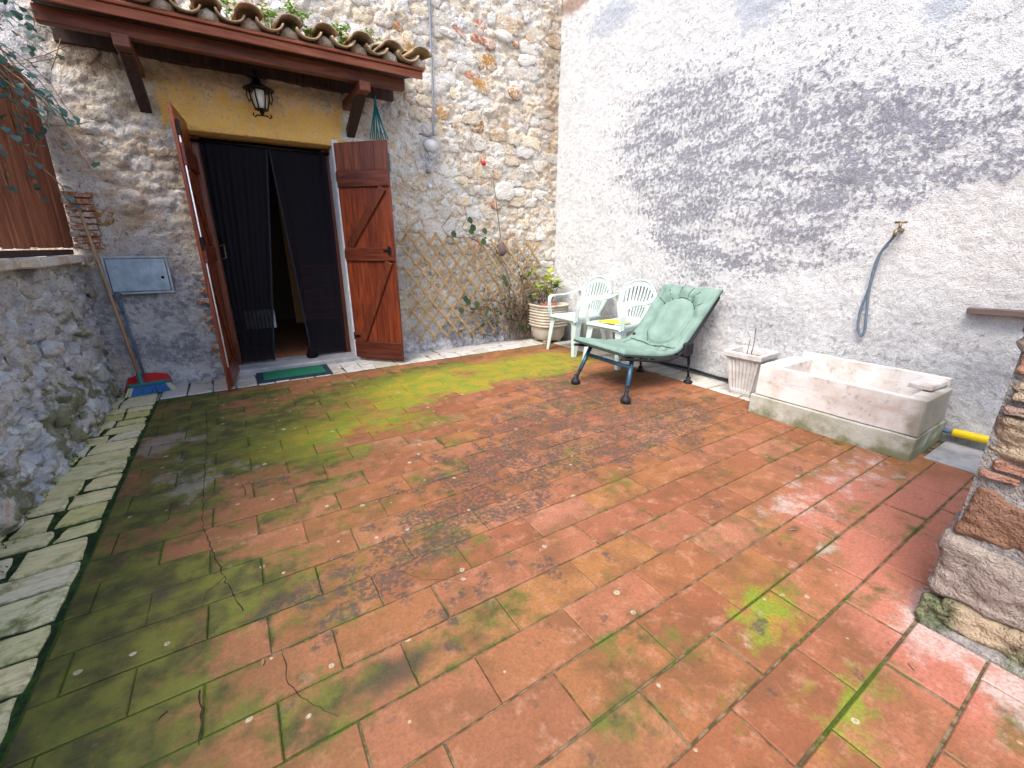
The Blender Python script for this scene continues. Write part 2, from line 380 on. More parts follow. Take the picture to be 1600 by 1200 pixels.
M_ochstone = stone_mat('ochre_tufa', [(.45, .24, .08), (.50, .30, .13), (.40, .20, .08)])
M_brick = stone_mat('old_brick', [(.50, .19, .10), (.56, .24, .12), (.44, .17, .10)])
M_whitestone = stone_mat('pale_stone', [(.72, .70, .66), (.70, .66, .60)])

def left_moss(b, c, n1):
    x, y, z = b.sep(b.pos)[:]
    g = b.add(b.rng(z, .85, .05, 0, .62, False), b.mul(b.math('SUBTRACT', b.noise(4.5, 4, .65), .5), 3.6))
    c = b.mix(b.rng(g, .35, .75, 0, .85), c, b.mix(b.noise(30, 4, .6), (.12, .12, .04), (.30, .30, .14)))
    return c
def left_tint(b, c):
    return b.mix(b.rng(b.noise(2.6, 4, .6), .38, .6, .75, .15), c, b.mix(b.noise(20, 5, .7), (.34, .35, .39), (.68, .69, .71)))
b = MB('lumpy_lime'); n1 = b.noise(8, 4, .65); n2 = b.noise(40, 4, .72)
c = b.mix(b.rng(n1, .35, .65), (.78, .78, .77), (.50, .52, .56)); c = b.mix(b.rng(n2, .44, .25, 0, .8), c, (.12, .11, .10))
c = b.mix(b.rng(n2, .58, .8, 0, .6), c, (.66, .64, .60)); c = b.mix(b.rng(b.noise(3.7, 4, .6), .6, .75, 0, .5), c, (.42, .30, .16)); c = left_moss(b, c, n1)
M_left = b.done(c, .95, b.bump(b.add(n2, b.mul(n1, 1.5)), 1, .035), spec=.12)
M_lstone = stone_mat('lumpy_stone', [(.74, .74, .72), (.62, .62, .64), (.76, .70, .58), (.62, .50, .36), (.80, .80, .80), (.52, .50, .48)], moss=left_moss, tint=left_tint, bumpd=.03)

def stucco():
    b = MB('stained_stucco'); P = lambda u, v: px(u, v, XR)
    n0 = b.noise(1.6, 2, .5); n1 = b.noise(9, 4, .65); n2 = b.noise(34, 4, .70); n3 = b.noise(120, 3, .75)
    base = b.mix(b.rng(n1, .35, .7), (.68, .685, .70), (.86, .86, .86))
    base = b.mix(b.rng(n2, .42, .28, 0, .45), base, (.40, .41, .46))
    ang = R(0)
    st = b.blobs([(P(1160, 230), (2, 1.3, 1.05), 1.15), (P(1050, 280), (2, 1.0, .95), 1.0), (P(1030, 190), (2, 1.0, .8), .8), (P(1350, 200), (2, 1.0, .65), .75), (P(1500, 240), (2, .6, .45), .7), (P(1600, 240), (2, .7, .38), .7), (P(1250, 340), (2, .9, .55), 1.0), (P(1130, 340), (2, .9, .6), .7),
                  (P(1110, 400), (2, .9, .5), 1.1), (P(1490, 280), (2, .45, .26), .8), (P(1600, 130), (2, .8, .4), .5)])
    streak = b.noise(7, 4, .65, b.map(b.pos, rot=(R(-24), 0, 0), sc=(1, .35, 1.5)))
    mk_ = b.add(b.math('MINIMUM', b.mul(st, .85), .92), b.mul(b.math('SUBTRACT', n0, .5), .8), b.mul(b.math('SUBTRACT', n1, .5), 1.8), b.mul(b.math('SUBTRACT', streak, .5), 2.4), b.mul(b.math('SUBTRACT', n2, .5), 4.4), b.mul(b.math('SUBTRACT', n3, .5), 1.6))
    dark = b.mix(b.rng(n3, .35, .65), (.10, .10, .135), (.29, .29, .355))
    c = b.mix(b.rng(mk_, .46, 1.22, 0, .84), base, dark)
    # greyer lower band
    low = b.blobs([(P(1100, 470), (2, 1.0, .45), .8), (P(1250, 520), (2, .8, .4), .9), (P(1000, 430), (2, .7, .6), .6), (P(1450, 560), (2, .6, .3), .8), (P(1400, 470), (2, .5, .35), .6), (P(1560, 600), (2, .4, .4), .7), (P(1090, 560), (2, 1.4, .2), 1.0), (P(890, 420), (2, .8, .7), .5)])
    c = b.mix(b.rng(b.add(low, b.mul(b.math('SUBTRACT', n2, .5), 2.4), b.mul(b.math('SUBTRACT', n1, .5), 1.2)), .35, 1.2, 0, .62), c, (.34, .34, .37))
    # pale new plaster patch round the tap, hard upper edge
    x, y, z = b.sep(b.pos)[:]
    wb = b.mul(b.math('SUBTRACT', b.noise(9, 5, .6), .5), .16)
    yy = b.add(y, wb); zz = b.add(z, b.mul(wb, .8))
    top = b.math('MULTIPLY_ADD', b.math('SUBTRACT', 1.28, yy), .33, 1.40)      # rises to the right
    pat = b.mul(b.rng(b.math('SUBTRACT', top, zz), 0, .025), b.mul(b.rng(yy, 1.27, 1.24), b.rng(zz, .88, 1.22)))
    pat = b.math('MAXIMUM', pat, b.mul(b.mul(b.rng(b.math('SUBTRACT', top, zz), 0, .025), b.rng(yy, .9, .75)), b.rng(zz, .75, .98)))
    c = b.mix(b.mul(pat, .92), c, b.mix(b.rng(n2, .3, .6), (.64, .62, .61), (.80, .785, .78)))
    # grey cement smears near the top
    gt = b.blobs([(P(960, 25), (2, .5, .22), 1.6), (P(1190, -5), (2, .3, .3), 1.7), (P(1480, -8), (2, .15, .22), 1.5)])
    c = b.mix(b.rng(b.add(gt, b.mul(b.math('SUBTRACT', n1, .5), 2.6), b.mul(b.math('SUBTRACT', n2, .5), 1.5)), .35, .75, 0, .7), c, (.44, .49, .57))
    tb = b.blobs([(P(900, 0), (2, .5, .16), 1.6)]); c = b.mix(b.rng(b.add(tb, b.mul(b.math('SUBTRACT', n1, .5), 1.8)), .2, .9, 0, .8), c, (.34, .20, .13))
    c = b.mix(b.rng(n3, .46, .34, 0, .55), c, (.24, .24, .27))  # shade of the fine pits painted into the stucco colour
    fl_ = b.rng(zz, .14, .0, 0, .8); c = b.mix(fl_, c, (.20, .21, .20))
    h = b.add(b.mul(n2, 1.1), b.mul(n3, 1.0))
    return b.done(c, .93, b.bump(h, b_st, .02), spec=.12)
b_st = .95
M_stucco = stucco()

def wood_mat(name, c1, c2, axis=2, sc=1., rough=.55, grime=.35, coat=0):
    b = MB(name); o = b.objc(); r = b.rand()
    q = b.n('ShaderNodeVectorMath'); q.operation = 'ADD'; b.L(o, q.inputs[0]); b.L(b.comb(b.mul(r, 13.), b.mul(r, 7.), b.mul(r, 5.)), q.inputs[1])
    s3 = [9*sc]*3; s3[axis] = .7*sc
    g = b.noise(4, 6, .65, b.map(q.outputs[0], sc=tuple(s3)), dist=.6); n2 = b.noise(5, 5, .6, q.outputs[0])
    c = b.mix(b.rng(g, .35, .68), c1, c2); c = b.mix(b.rng(n2, .5, .8, 0, grime), c, tuple(x*.35 for x in c1))
    c = b.mix(b.rng(r, .35, 1., 0, .6, False), c, tuple(x*.75 for x in c1))
    kn = b.vor(3.2, b.map(q.outputs[0], sc=(1, 1, .6))); c = b.mix(b.rng(kn, .09, .04, 0, .8), c, tuple(x*.25 for x in c1))
    return b.done(c, rough, b.bump(g, .35, .004), coat=coat)
M_shutter = wood_mat('varnished_shutter', (.10, .018, .008), (.27, .055, .016), 2, rough=.42, coat=.25)
M_ledge = wood_mat('shutter_ledge', (.065, .013, .007), (.16, .034, .012), 0, rough=.42, coat=.25)
M_ledge2 = wood_mat('shutter_brace', (.075, .016, .008), (.18, .038, .013), 2, rough=.42, coat=.25)
M_panel = wood_mat('red_brown_board', (.19, .062, .032), (.40, .145, .075), 2, rough=.7)
M_beam = wood_mat('canopy_beam_wood', (.09, .026, .014), (.22, .062, .03), 0, rough=.5)
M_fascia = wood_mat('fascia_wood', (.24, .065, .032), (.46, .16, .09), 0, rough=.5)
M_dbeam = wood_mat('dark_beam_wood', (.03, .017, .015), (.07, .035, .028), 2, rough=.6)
M_lattice = wood_mat('lattice_wood', (.33, .21, .10), (.50, .36, .20), 0, rough=.75)
M_pole = wood_mat('broom_pole_wood', (.42, .25, .14), (.58, .40, .25), 2, rough=.5)
M_plank = wood_mat('grey_old_wood', (.12, .085, .08), (.24, .17, .15), 1, rough=.85)
b = MB('roof_clay'); n1 = b.noise(10, 5, .65); n2 = b.noise(45, 4, .6)
c = b.ramp(b.rand(), [(0, (.34, .20, .12)), (.5, (.42, .29, .18)), (1, (.30, .20, .14))]); c = b.mix(b.rng(n1, .45, .65, 0, .8), c, (.20, .17, .08)); c = b.mix(b.rng(n2, .5, .7, 0, .6), c, (.48, .42, .30))
M_coppo = b.done(c, .9, b.bump(n2, .6, .005))
M_black = plain('black_iron', (.012, .012, .014), .5, .6)
M_plastic = plain('white_plastic', (.50, .60, .58), .42, var=.10, sc=8, bump=.05, spec=.4)
M_blackrub = plain('black_rubber', (.014, .015, .02), .6)
M_bluem = plain('blue_frame_paint', (.028, .085, .15), .35, .2, spec=.5, sc=20)
M_steel = plain('zinc_door', (.38, .48, .58), .45, .35, var=.2, sc=14)
M_steel2 = plain('zinc_frame', (.42, .47, .52), .5, .3, var=.2, sc=14)
M_red = plain('red_plastic', (.52, .015, .012), .35, spec=.5)
M_blue = plain('blue_bristle', (.05, .17, .42), .7, var=.5, sc=200)
M_bluegrey = plain('bluegrey_plastic', (.10, .15, .23), .45)
M_teal = plain('teal_plastic', (.03, .16, .17), .45)
M_cream_br = plain('cream_bristle', (.55, .56, .36), .7, var=.2, sc=200)
M_hose = plain('blue_hose', (.11, .15, .20), .4, spec=.4)
M_cable = plain('grey_cable', (.22, .24, .28), .5)
M_yellow = plain('yellow_pipe', (.85, .58, .01), .4, var=.05)
M_brass = plain('brass_tap', (.20, .16, .10), .45, .7)
M_rope = plain('turquoise_cord', (.015, .22, .25), .6)
M_white = plain('white_paint', (.72, .74, .78), .5, var=.12, sc=12)
M_whitecap = plain('white_cap', (.62, .62, .62), .5, var=.05)
M_bark = plain('bark', (.14, .09, .06), .9, var=.4)
M_twig = plain('dry_twig', (.26, .17, .10), .9, var=.4)
M_redpot = plain('red_clay_saucer', (.40, .11, .08), .7)
M_soil = plain('dark_soil', (.04, .028, .02), .95, var=.5)
M_page = plain('magazine_paper', (.60, .60, .58), .5, var=.1, sc=20)
M_cover = plain('yellow_cover', (.85, .62, .02), .4, var=.08)
b = MB('zinc'); 
b = MB('curtain_mesh'); nz = b.noise(60, 3, .6, b.map(b.objc(), sc=(3, 3, .2)))
M_curt = b.done(b.mix(nz, (.004, .0035, .005), (.018, .016, .022)), .95, alpha=.90, spec=.1)
M_curt_edge = plain('curtain_trim', (.018, .019, .028), .8)
def leaf_mat(name, c1, c2):
    b = MB(name); r = b.isl(); c = b.mix(r, c1, c2)
    b.b.inputs['Subsurface Weight'].default_value = 0
    m = b.done(c, .45, spec=.45)
    t = b.n('ShaderNodeBsdfTranslucent'); b.L(c, t.inputs[0]); mx = b.n('ShaderNodeMixShader'); mx.inputs[0].default_value = .25
    b.L(b.b.outputs[0], mx.inputs[1]); b.L(t.outputs[0], mx.inputs[2]); b.L(mx.outputs[0], b.out.inputs[0]); return m
M_ivy = leaf_mat('ivy_leaf', (.02, .06, .045), (.09, .19, .16))
M_vine = leaf_mat('vine_leaf', (.012, .04, .015), (.05, .10, .03))
M_shrubl = leaf_mat('shrub_leaf', (.10, .26, .04), (.55, .55, .04))
M_tuft = leaf_mat('tuft_leaf', (.04, .07, .012), (.12, .17, .03))
M_weed = leaf_mat('weed_leaf', (.10, .26, .02), (.30, .46, .07))
b = MB('marble'); n1 = b.noise(5, 6, .65); n2 = b.noise(24, 6, .7)
ve = b.noise(6, 7, .7, b.map(b.pos, sc=(1, .5, 2.2)))
c = b.mix(b.rng(n1, .35, .7), (.68, .66, .64), (.52, .46, .42)); c = b.mix(b.rng(ve, .54, .66, 0, .5), c, (.44, .32, .25)); c = b.mix(b.rng(b.add(n2, b.mul(b.math('SUBTRACT', n1, .5), -.5)), .42, .30, 0, .6), c, (.26, .23, .21))
x, y, z = b.sep(b.pos)[:]
c = b.mix(b.rng(b.add(b.blob((3.3, .62, .2), (.9, .14, .5)), b.mul(b.math('SUBTRACT', n1, .5), .9)), .15, .6, 0, .7), c, (.17, .15, .09))
M_marble = b.done(c, .6, b.bump(b.add(n2, ve), .35, .005), spec=.3)
b = MB('mossy_concrete'); n1 = b.noise(6, 6, .65); n2 = b.noise(40, 6, .7)
x, y, z = b.sep(b.pos)[:]
c = b.mix(b.rng(n1, .35, .65), (.48, .47, .42), (.34, .34, .27)); c = b.mix(b.rng(b.add(n1, b.rng(y, .85, .6, 0, .3), b.rng(z, .08, 0., 0, .25)), .52, .85, 0, .75), c, (.12, .13, .04)); c = b.mix(b.rng(n2, .4, .28, 0, .6), c, (.1, .09, .07))
M_conc = b.done(c, .9, b.bump(b.add(n2, n1), .6, .008))
b = MB('grey_cement'); n1 = b.noise(5, 6, .65); n2 = b.noise(50, 6, .7)
c = b.mix(b.rng(n1, .35, .65), (.42, .41, .41), (.27, .27, .28)); c = b.mix(b.rng(n1, .58, .75, 0, .5), c, (.16, .17, .10)); c = b.mix(b.rng(n2, .42, .3, 0, .5), c, (.12, .12, .12))
M_cement = b.done(c, .9, b.bump(b.add(n2, n1), .6, .008))
b = MB('border_stone'); n1 = b.noise(8, 6, .65); n2 = b.noise(50, 6, .7)
c = b.ramp(b.rand(), [(0, (.50, .47, .43)), (.5, (.56, .54, .52)), (1, (.42, .38, .32))]); c = b.mix(b.rng(n1, .5, .7, 0, .7), c, (.22, .21, .13)); c = b.mix(b.rng(n2, .42, .3, 0, .5), c, (.16, .15, .13))
M_border = b.done(c, .9, b.bump(b.add(n2, n1), .6, .008))
def pot_mat(name, c1, c2):
    b = MB(name); n1 = b.noise(9, 6, .65); n2 = b.noise(45, 6, .7)
    c = b.mix(b.rng(n1, .4, .7), c1, c2); c = b.mix(b.rng(n2, .42, .28, 0, .5), c, tuple(x*.4 for x in c2)); return b.done(c, .85, b.bump(b.add(n2, n1), .4, .005))
M_pot = pot_mat('stone_planter', (.58, .51, .42), (.40, .36, .26))
M_pot2 = pot_mat('white_cement_pot', (.56, .555, .54), (.42, .38, .34))
b = MB('green_canvas'); o = b.pos; n1 = b.noise(6, 5, .6); n2 = b.noise(420, 2, .5)
M_canvas = b.done(b.mix(b.rng(n1, .3, .7), (.15, .235, .20), (.205, .295, .255)), .8, b.bump(b.add(b.mul(n2, .25), b.mul(b.noise(22, 5, .6), 1.)), .35, .006), spec=.2)
M_piping = plain('piping', (.035, .06, .055), .7)
b = MB('doormat_green'); n = b.noise(140, 3, .7, b.objc()); M_matg = b.done(b.mix(b.rng(n, .35, .65), (.01, .10, .05), (.02, .26, .14)), .95, b.bump(n, 1, .01))
M_matb = plain('doormat_edge', (.02, .035, .06), .8)
def tufa(name, c1, c2, c3=(.06, .05, .04)):
    b = MB(name); n1 = b.noise(8, 4, .68); n2 = b.noise(34, 5, .72); n3 = b.noise(110, 2, .7)
    c = b.mix(b.rng(n1, .35, .65), c1, c2); c = b.mix(b.rng(n2, .44, .28, 0, .9), c, c3); c = b.mix(b.rng(n2, .55, .75, 0, .5), c, tuple(min(.8, x*1.6) for x in c1))
    x, y, z = b.sep(b.pos)[:]
    ms = b.blobs([(fl(1465, 950, .06), (.13, .10, .10), 1.6), ((1.8, -.02, .04), (.25, .16, .09), 1.2)])
    c = b.mix(b.rng(b.add(ms, b.mul(b.math('SUBTRACT', n1, .5), 2.)), .4, .9, 0, .9), c, b.mix(b.rng(n2, .35, .6), (.02, .035, .012), (.20, .23, .13)))
    return b.done(c, .95, b.bump(b.add(n2, b.mul(n1, 1.5), b.mul(n3, .4)), 1, .035), spec=.1)
M_tufa_red = tufa('red_tufa', (.30, .17, .11), (.22, .12, .085)); M_tufa = tufa('beige_tufa', (.46, .36, .25), (.36, .27, .19)); M_tufa2 = tufa('grey_tufa', (.40, .34, .29), (.32, .26, .23))
M_pbrick = tufa('pier_brick', (.40, .20, .14), (.34, .24, .20)); M_pmortar = tufa('pier_mortar', (.36, .33, .31), (.24, .22, .21), (.10, .09, .08))
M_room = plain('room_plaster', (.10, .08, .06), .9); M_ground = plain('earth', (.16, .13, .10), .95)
M_ochcl = plain('ochre_cloth', (.10, .045, .012), .85)

# ================================================================== THE SETTING
g_ = G(); g_.add([(-150, -150, -.09), (150, -150, -.09), (150, 150, -.09), (-150, 150, -.09)], [(0, 1, 2, 3)])
tag(g_.obj('ground', M_ground, smooth=False), kind='structure')

# ---- floor: joint bed + tiles
TW, TH, JX, JY = .347, .171, .264, .905
floor = mk('floor', [(-.674, -1.6, -.006), (3.9, -1.6, -.006), (3.9, YB+.1, -.006), (-.674, YB+.1, -.006), (-.674, -1.6, -.085), (3.9, -1.6, -.085), (3.9, YB+.1, -.085), (-.674, YB+.1, -.085)],
           [(0, 1, 2, 3), (0, 4, 5, 1), (1, 5, 6, 2), (2, 6, 7, 3), (3, 7, 4, 0)], M_joint, smooth=False); tag(floor, kind='structure')
def tile_geo(lx, ly, gap=.0036):
    hx, hy = lx/2-gap/2, ly/2-gap*.85; bv = .0035
    rings = [(hx, hy, -.02), (hx, hy, -bv), (hx-bv, hy-bv, 0)]
    V = [];
    for (a, c_, z) in rings: V += [(-a, -c_, z), (a, -c_, z), (a, c_, z), (-a, c_, z)]
    F = [(r*4+k, r*4+(k+1) % 4, (r+1)*4+(k+1) % 4, (r+1)*4+k) for r in range(2) for k in range(4)]+[(8, 9, 10, 11)]
    return V, F
TM = {}
def tile_mesh(lx):
    k = round(lx, 3)
    if k not in TM: TM[k] = meshof('floor_tile', *tile_geo(k, TH), M_tile, False)
    return TM[k]
XE0, XE1, YE1 = -.668, 3.40, 4.36
tiles = []
row = 0
j0 = int((-.9-JY)/TH)
for j in range(j0-1, 30):
    y0 = JY+j*TH
    if y0 < -1.4 or y0 > YE1-.04: continue
    y1 = min(y0+TH, YE1)
    off = JX+(TW/2 if j % 2 else 0)
    i0 = math.floor((XE0-off)/TW)
    for i in range(i0, i0+16):
        a, c_ = off+i*TW, off+(i+1)*TW
        a2, c2 = max(a, XE0), min(c_, XE1)
        if c2-a2 < .05: continue
        tiles.append((a2, c2, y0, y1))
def depth(x, y): return math.hypot(x, y)
def seen(x, y):
    a = x*math.sin(_yw)+y*math.cos(_yw); r_ = x*math.cos(_yw)-y*math.sin(_yw); d = 1.2
    zz = a*math.cos(_th)+d*math.sin(_th); yy = d*math.cos(_th)-a*math.sin(_th)
    if zz < .1: return False
    return abs(669*r_/zz) < 860 and abs(669*yy/zz) < 660
vis = [t for t in tiles if seen((t[0]+t[1])/2, (t[2]+t[3])/2) or seen(t[0], t[3]) or seen(t[1], t[3])]
vis.sort(key=lambda t: depth((t[0]+t[1])/2, (t[2]+t[3])/2))
main, rest = vis[:300], vis[300:]+[t for t in tiles if t not in vis]
for t in main:
    lx, ly = t[1]-t[0], t[3]-t[2]; cx, cy = (t[0]+t[1])/2, (t[2]+t[3])/2
    wide = 1.0 if cy > .62 or cx < .9 else .985
    inst('tile', tile_mesh(lx), floor, (cx+random.gauss(0, .0012), cy+random.gauss(0, .0008), random.uniform(-.0015, .0015)),
         (random.gauss(0, .0022), random.gauss(0, .0016), random.gauss(0, .0022)), (wide, wide*ly/TH, 1))
g_ = G()
for t in rest:
    V, F = tile_geo(t[1]-t[0], t[3]-t[2]); cx, cy = (t[0]+t[1])/2, (t[2]+t[3])/2
    g_.add([(v[0]+cx, v[1]+cy, v[2]) for v in V], F)
tag(g_.obj('far_tiles', M_tile_far, floor, False), kind='stuff')

# crack ribbons in the tiles
def ribbon(pts, w0=.004, z=.0016, seed=0):
    random.seed(seed); P = []
    for a, c_ in zip(pts[:-1], pts[1:]):
        A, B = Vector(a), Vector(c_); n = max(2, int((B-A).length/.02))
        for k in range(n): P.append(A.lerp(B, k/n)+Vector((random.gauss(0, .0028), random.gauss(0, .0028), 0)))
    P.append(Vector(pts[-1])); V = []; F = []
    for i, p in enumerate(P):
        t = (P[min(i+1, len(P)-1)]-P[max(i-1, 0)]).normalized(); s_ = Vector((-t.y, t.x, 0)); ww = w0*random.uniform(.35, 1.2)
        V += [(p+s_*ww/2)[:2]+(z,), (p-s_*ww/2)[:2]+(z,)]
        if i: F.append((2*i-2, 2*i-1, 2*i+1, 2*i))
    return V, F
M_crack = plain('crack_shadow', (.02, .014, .010), 1.)
g_ = G()
for pl, ww, sd_ in (([fl(322, 640), fl(324, 690), fl(318, 760), fl(316, 820), fl(335, 870), fl(352, 905), fl(375, 950), fl(380, 955)], .004, 1), ([fl(352, 900), fl(325, 925), fl(315, 950)], .0025, 2),
                ([fl(312, 1080), fl(313, 1120), fl(311, 1165)], .003, 3), ([fl(440, 1015), fl(450, 1070), fl(470, 1090), fl(530, 1120)], .0018, 4), ([fl(378, 755), fl(385, 775)], .005, 5), ([fl(245, 1125), fl(262, 1112)], .004, 6),
                ([fl(600, 885), fl(660, 905), fl(730, 908)], .0015, 7)):
    g_.add(*ribbon(pl, ww, seed=sd_))
g_.obj('crack', M_crack, floor, False)
random.seed(21)
# white scuffs
# ---- the mossy strip of irregular flagstones by the left wall
strip = mk('stone_strip', [(-1.5, -1.6, -.010), (-.676, -1.6, -.010), (-.676, YB, -.010), (-1.5, YB, -.010), (-1.5, -1.6, -.085), (-.676, -1.6, -.085), (-.676, YB, -.085), (-1.5, YB, -.085)],
           [(0, 1, 2, 3), (0, 4, 5, 1), (1, 5, 6, 2), (2, 6, 7, 3), (3, 7, 4, 0)], M_moss, smooth=False); tag(strip, kind='structure')
def slab(poly, z0=-.03, z1=0, bev=.006, n_sub=1):
    c_ = Vector((sum(p[0] for p in poly)/len(poly), sum(p[1] for p in poly)/len(poly), 0))
    P = []
    m = len(poly)
    for i in range(m):      # jitter the edges
        A, B = Vector((*poly[i], 0)), Vector((*poly[(i+1) % m], 0)); k = 3
        for q in range(k):
            p = A.lerp(B, q/k)
            if q: p += Vector((random.gauss(0, .0035), random.gauss(0, .0035), 0))
            else: p = p.lerp(c_, .03)
            P.append(p)
    n = len(P); V = [(p.x, p.y, z0) for p in P]+[(p.x, p.y, z1-bev) for p in P]
    for p in P:
        d = (c_-p); d = d.normalized()*min(bev, d.length*.3); V.append((p.x+d.x, p.y+d.y, z1+random.gauss(0, .0006)))
    V.append((c_.x, c_.y, z1+random.gauss(0, .001)))
    F = [(r_*n+k, r_*n+(k+1) % n, (r_+1)*n+(k+1) % n, (r_+1)*n+k) for r_ in range(2) for k in range(n)]+[(2*n+k, 2*n+(k+1) % n, 3*n) for k in range(n)]
    return V, F, c_
y = .55
while y < 4.62:
    hgt = random.uniform(.12, .21) if y < 3.4 else random.uniform(.11, .18)
    gap = random.uniform(.007, .016)
    xl = -1.36 if y < 2.4 else -1.10
    sk1, sk2 = random.uniform(-.035, .035), random.uniform(-.035, .035)
    cuts = [-.682-random.uniform(0, .010)]; x = cuts[0]
    while x > xl+.06:
        x -= random.choice((random.uniform(.22, .38), random.uniform(.14, .24)))
        if x < xl+.07: x = xl
        cuts.append(x)
    for a, c_ in zip(cuts[:-1], cuts[1:]):
        j = lambda s_: random.uniform(-s_, s_)
        t0 = (a-cuts[0])/.5
        yl, yh = y+gap/2, y+hgt-gap/2
        if (a-c_) < .22 and random.random() < .45:
            yl += random.uniform(0, .02); yh -= random.uniform(0, .02)
        poly = [(a-gap/2-.0, yl+t0*sk1+j(.006)), (a-gap/2+min(0, j(.018)), yh+t0*sk2+j(.008)), (c_+gap/2+j(.012), yh+t0*sk2+j(.012)), (c_+gap/2+j(.012), yl+t0*sk1+j(.012))]
        if random.random() < .35: poly.insert(2, ((a+c_)/2+j(.04), yh+abs(j(.012))))
        if random.random() < .35: poly[2 if len(poly) == 4 else 3] = (poly[-2][0]+.02, poly[-2][1]-.01)
        V, F, cc = slab(poly)
        mk('flagstone', [(v[0]-cc.x, v[1]-cc.y, v[2]) for v in V], F, M_flag, strip, False, loc=(cc.x, cc.y, random.uniform(-.004, .002)))
    y += hgt+.002
# stone borders at the foot of the walls
bed = G()
bed.box((XE0-.02, YE1+.003, -.08), (XR+.06, YB+.06, -.008), 0); bed.box((XE1+.003, -.9, -.08), (XR+.06, YE1, -.009), 0)
bd = bed.obj('border_bed', M_cement, None, False); tag(bd, kind='structure')
x = XE0
while x < 3.35:
    wd = random.uniform(.12, .26)
    y0 = YE1+.008+max(0, .0); split = random.random() < .35
    rows = [(y0, y0+.2), (y0+.205, YB+.02)] if x > -.2 else [(y0, YB+.02)]
    for (a, c_) in rows:
        V, F, cc = slab([(x+.003, a), (x+wd-.003, a+random.gauss(0, .002)), (x+wd-.003+random.gauss(0, .01), c_-.004), (x+.003+random.gauss(0, .005), c_-.004)], z1=.004 if a > y0 else .002)
        mk('border_stone', [(v[0]-cc.x, v[1]-cc.y, v[2]) for v in V], F, M_border, bd, False, loc=(cc.x, cc.y, random.uniform(-.003, .004)))
    x += wd
y = YE1-.01
while y > .8:
    ln = random.uniform(.15, .3)
    V, F, cc = slab([(XE1+.006, y-ln+.004), (XR+.03, y-ln+.004+random.gauss(0, .006)), (XR+.03, y-.004), (XE1+.006, y-.004)])
    mk('border_stone', [(v[0]-cc.x, v[1]-cc.y, v[2]) for v in V], F, M_border, bd, False, loc=(cc.x, cc.y, random.uniform(-.003, .003)))
    y -= ln
# smooth cement apron between trough and pier
g_ = G(); g_.box((3.30, .10, -.06), (XR+.02, .62, .006), .004); g_.obj('apron', M_cement, bd, False)

# ---- back wall of rubble and mortar, with the door opening
DX0, DX1, DZ1 = -.11, 1.02, 2.125
X0w, X1w, Z1w, st = -2.2, XR+.05, 4.45, .015
bw = thing('stone_wall', (0, YB, 0), label='tall rubble stone wall with crumbling lime mortar around the doorway', cat='wall')
xs = np.linspace(X0w, X1w, int((X1w-X0w)/st)); zs = np.linspace(-.05, Z1w, int(Z1w/st))
ix0, ix1 = np.argmin(abs(xs-DX0)), np.argmin(abs(xs-DX1)); iz1 = np.argmin(abs(zs-DZ1)); xs[ix0] = DX0; xs[ix1] = DX1; zs[iz1] = DZ1
XX, ZZ = np.meshgrid(xs, zs)
def plaster_w(X, Z):       # 1 where smooth render covers the stones
    a = np.exp(-((X-.45)/.8)**4-((Z-2.3)/.22)**4); b_ = np.exp(-((X+.5)/.5)**4-((Z-.75)/.75)**4); c_ = np.exp(-((X+1.6)/.8)**6)
    return np.clip(a+b_*.75+c_, 0, 1)
def wall_d(X, Z):
    pw = plaster_w(X, Z)
    d = .022*fbm(X*1.6, Z*1.6, 3, 3)+(1-pw)*(.030*fbm(X*7, Z*9, 4, 5, .6)+.016*fbm(X*26, Z*30, 3, 55, .6)+.020*(lumps(X*6+.3*fbm(X*3, Z*3, 2, 9), Z*9, 4)-.5))+pw*.008*fbm(X*9, Z*9, 3, 8)
    # skirt of cement at the foot
    d = d+.05*np.clip((.16+.05*fbm(X*3, Z*0, 2, 2)-Z)/.12, 0, 1)
    return d
D = wall_d(XX, ZZ)
# flatten at the opening's rim
near = np.clip(np.maximum(np.maximum(DX0-XX, XX-DX1), ZZ-DZ1)/.06, 0, 1); D = D*near
nu, nv = len(xs), len(zs)
V = np.stack([XX.ravel(), -D.ravel(), ZZ.ravel()], 1)
mk('mortar', V.tolist(), grid_faces(nu, nv, lambda i, j: ix0 <= i < ix1 and j < iz1), M_mortar, bw)
def at_wall(x, z): return float(wall_d(np.array([x]), np.array([z]))[0])

def stone_geo(n=13, seed=0, p=3.0, rise=1.0, rough=.12):
    rr = random.Random(seed); V = []; F = []
    ph = rr.uniform(0, 6.28); rad = []
    for k in range(n):
        a = 2*math.pi*k/n+rr.uniform(-.1, .1)
        q = (abs(math.cos(a))**p+abs(math.sin(a))**p)**(-1/p)*(1+rr.uniform(-rough, rough))
        rad.append((a, q))
    for (s_, z) in ((1.0, -1.0), (.97, .25), (.84, .80), (.45, .95)):
        for a, q in rad: V.append((s_*q*math.cos(a)*.5, s_*q*math.sin(a)*.5, z*rise+(rr.uniform(-.3, .3) if s_ < .97 else 0)))
    F = [(r_*n+k, r_*n+(k+1) % n, (r_+1)*n+(k+1) % n, (r_+1)*n+k) for r_ in range(3) for k in range(n)]; V.append((0, 0, rr.uniform(.9, 1.1))); F += [(3*n+k, 3*n+(k+1) % n, 4*n) for k in range(n)]
    return V, F
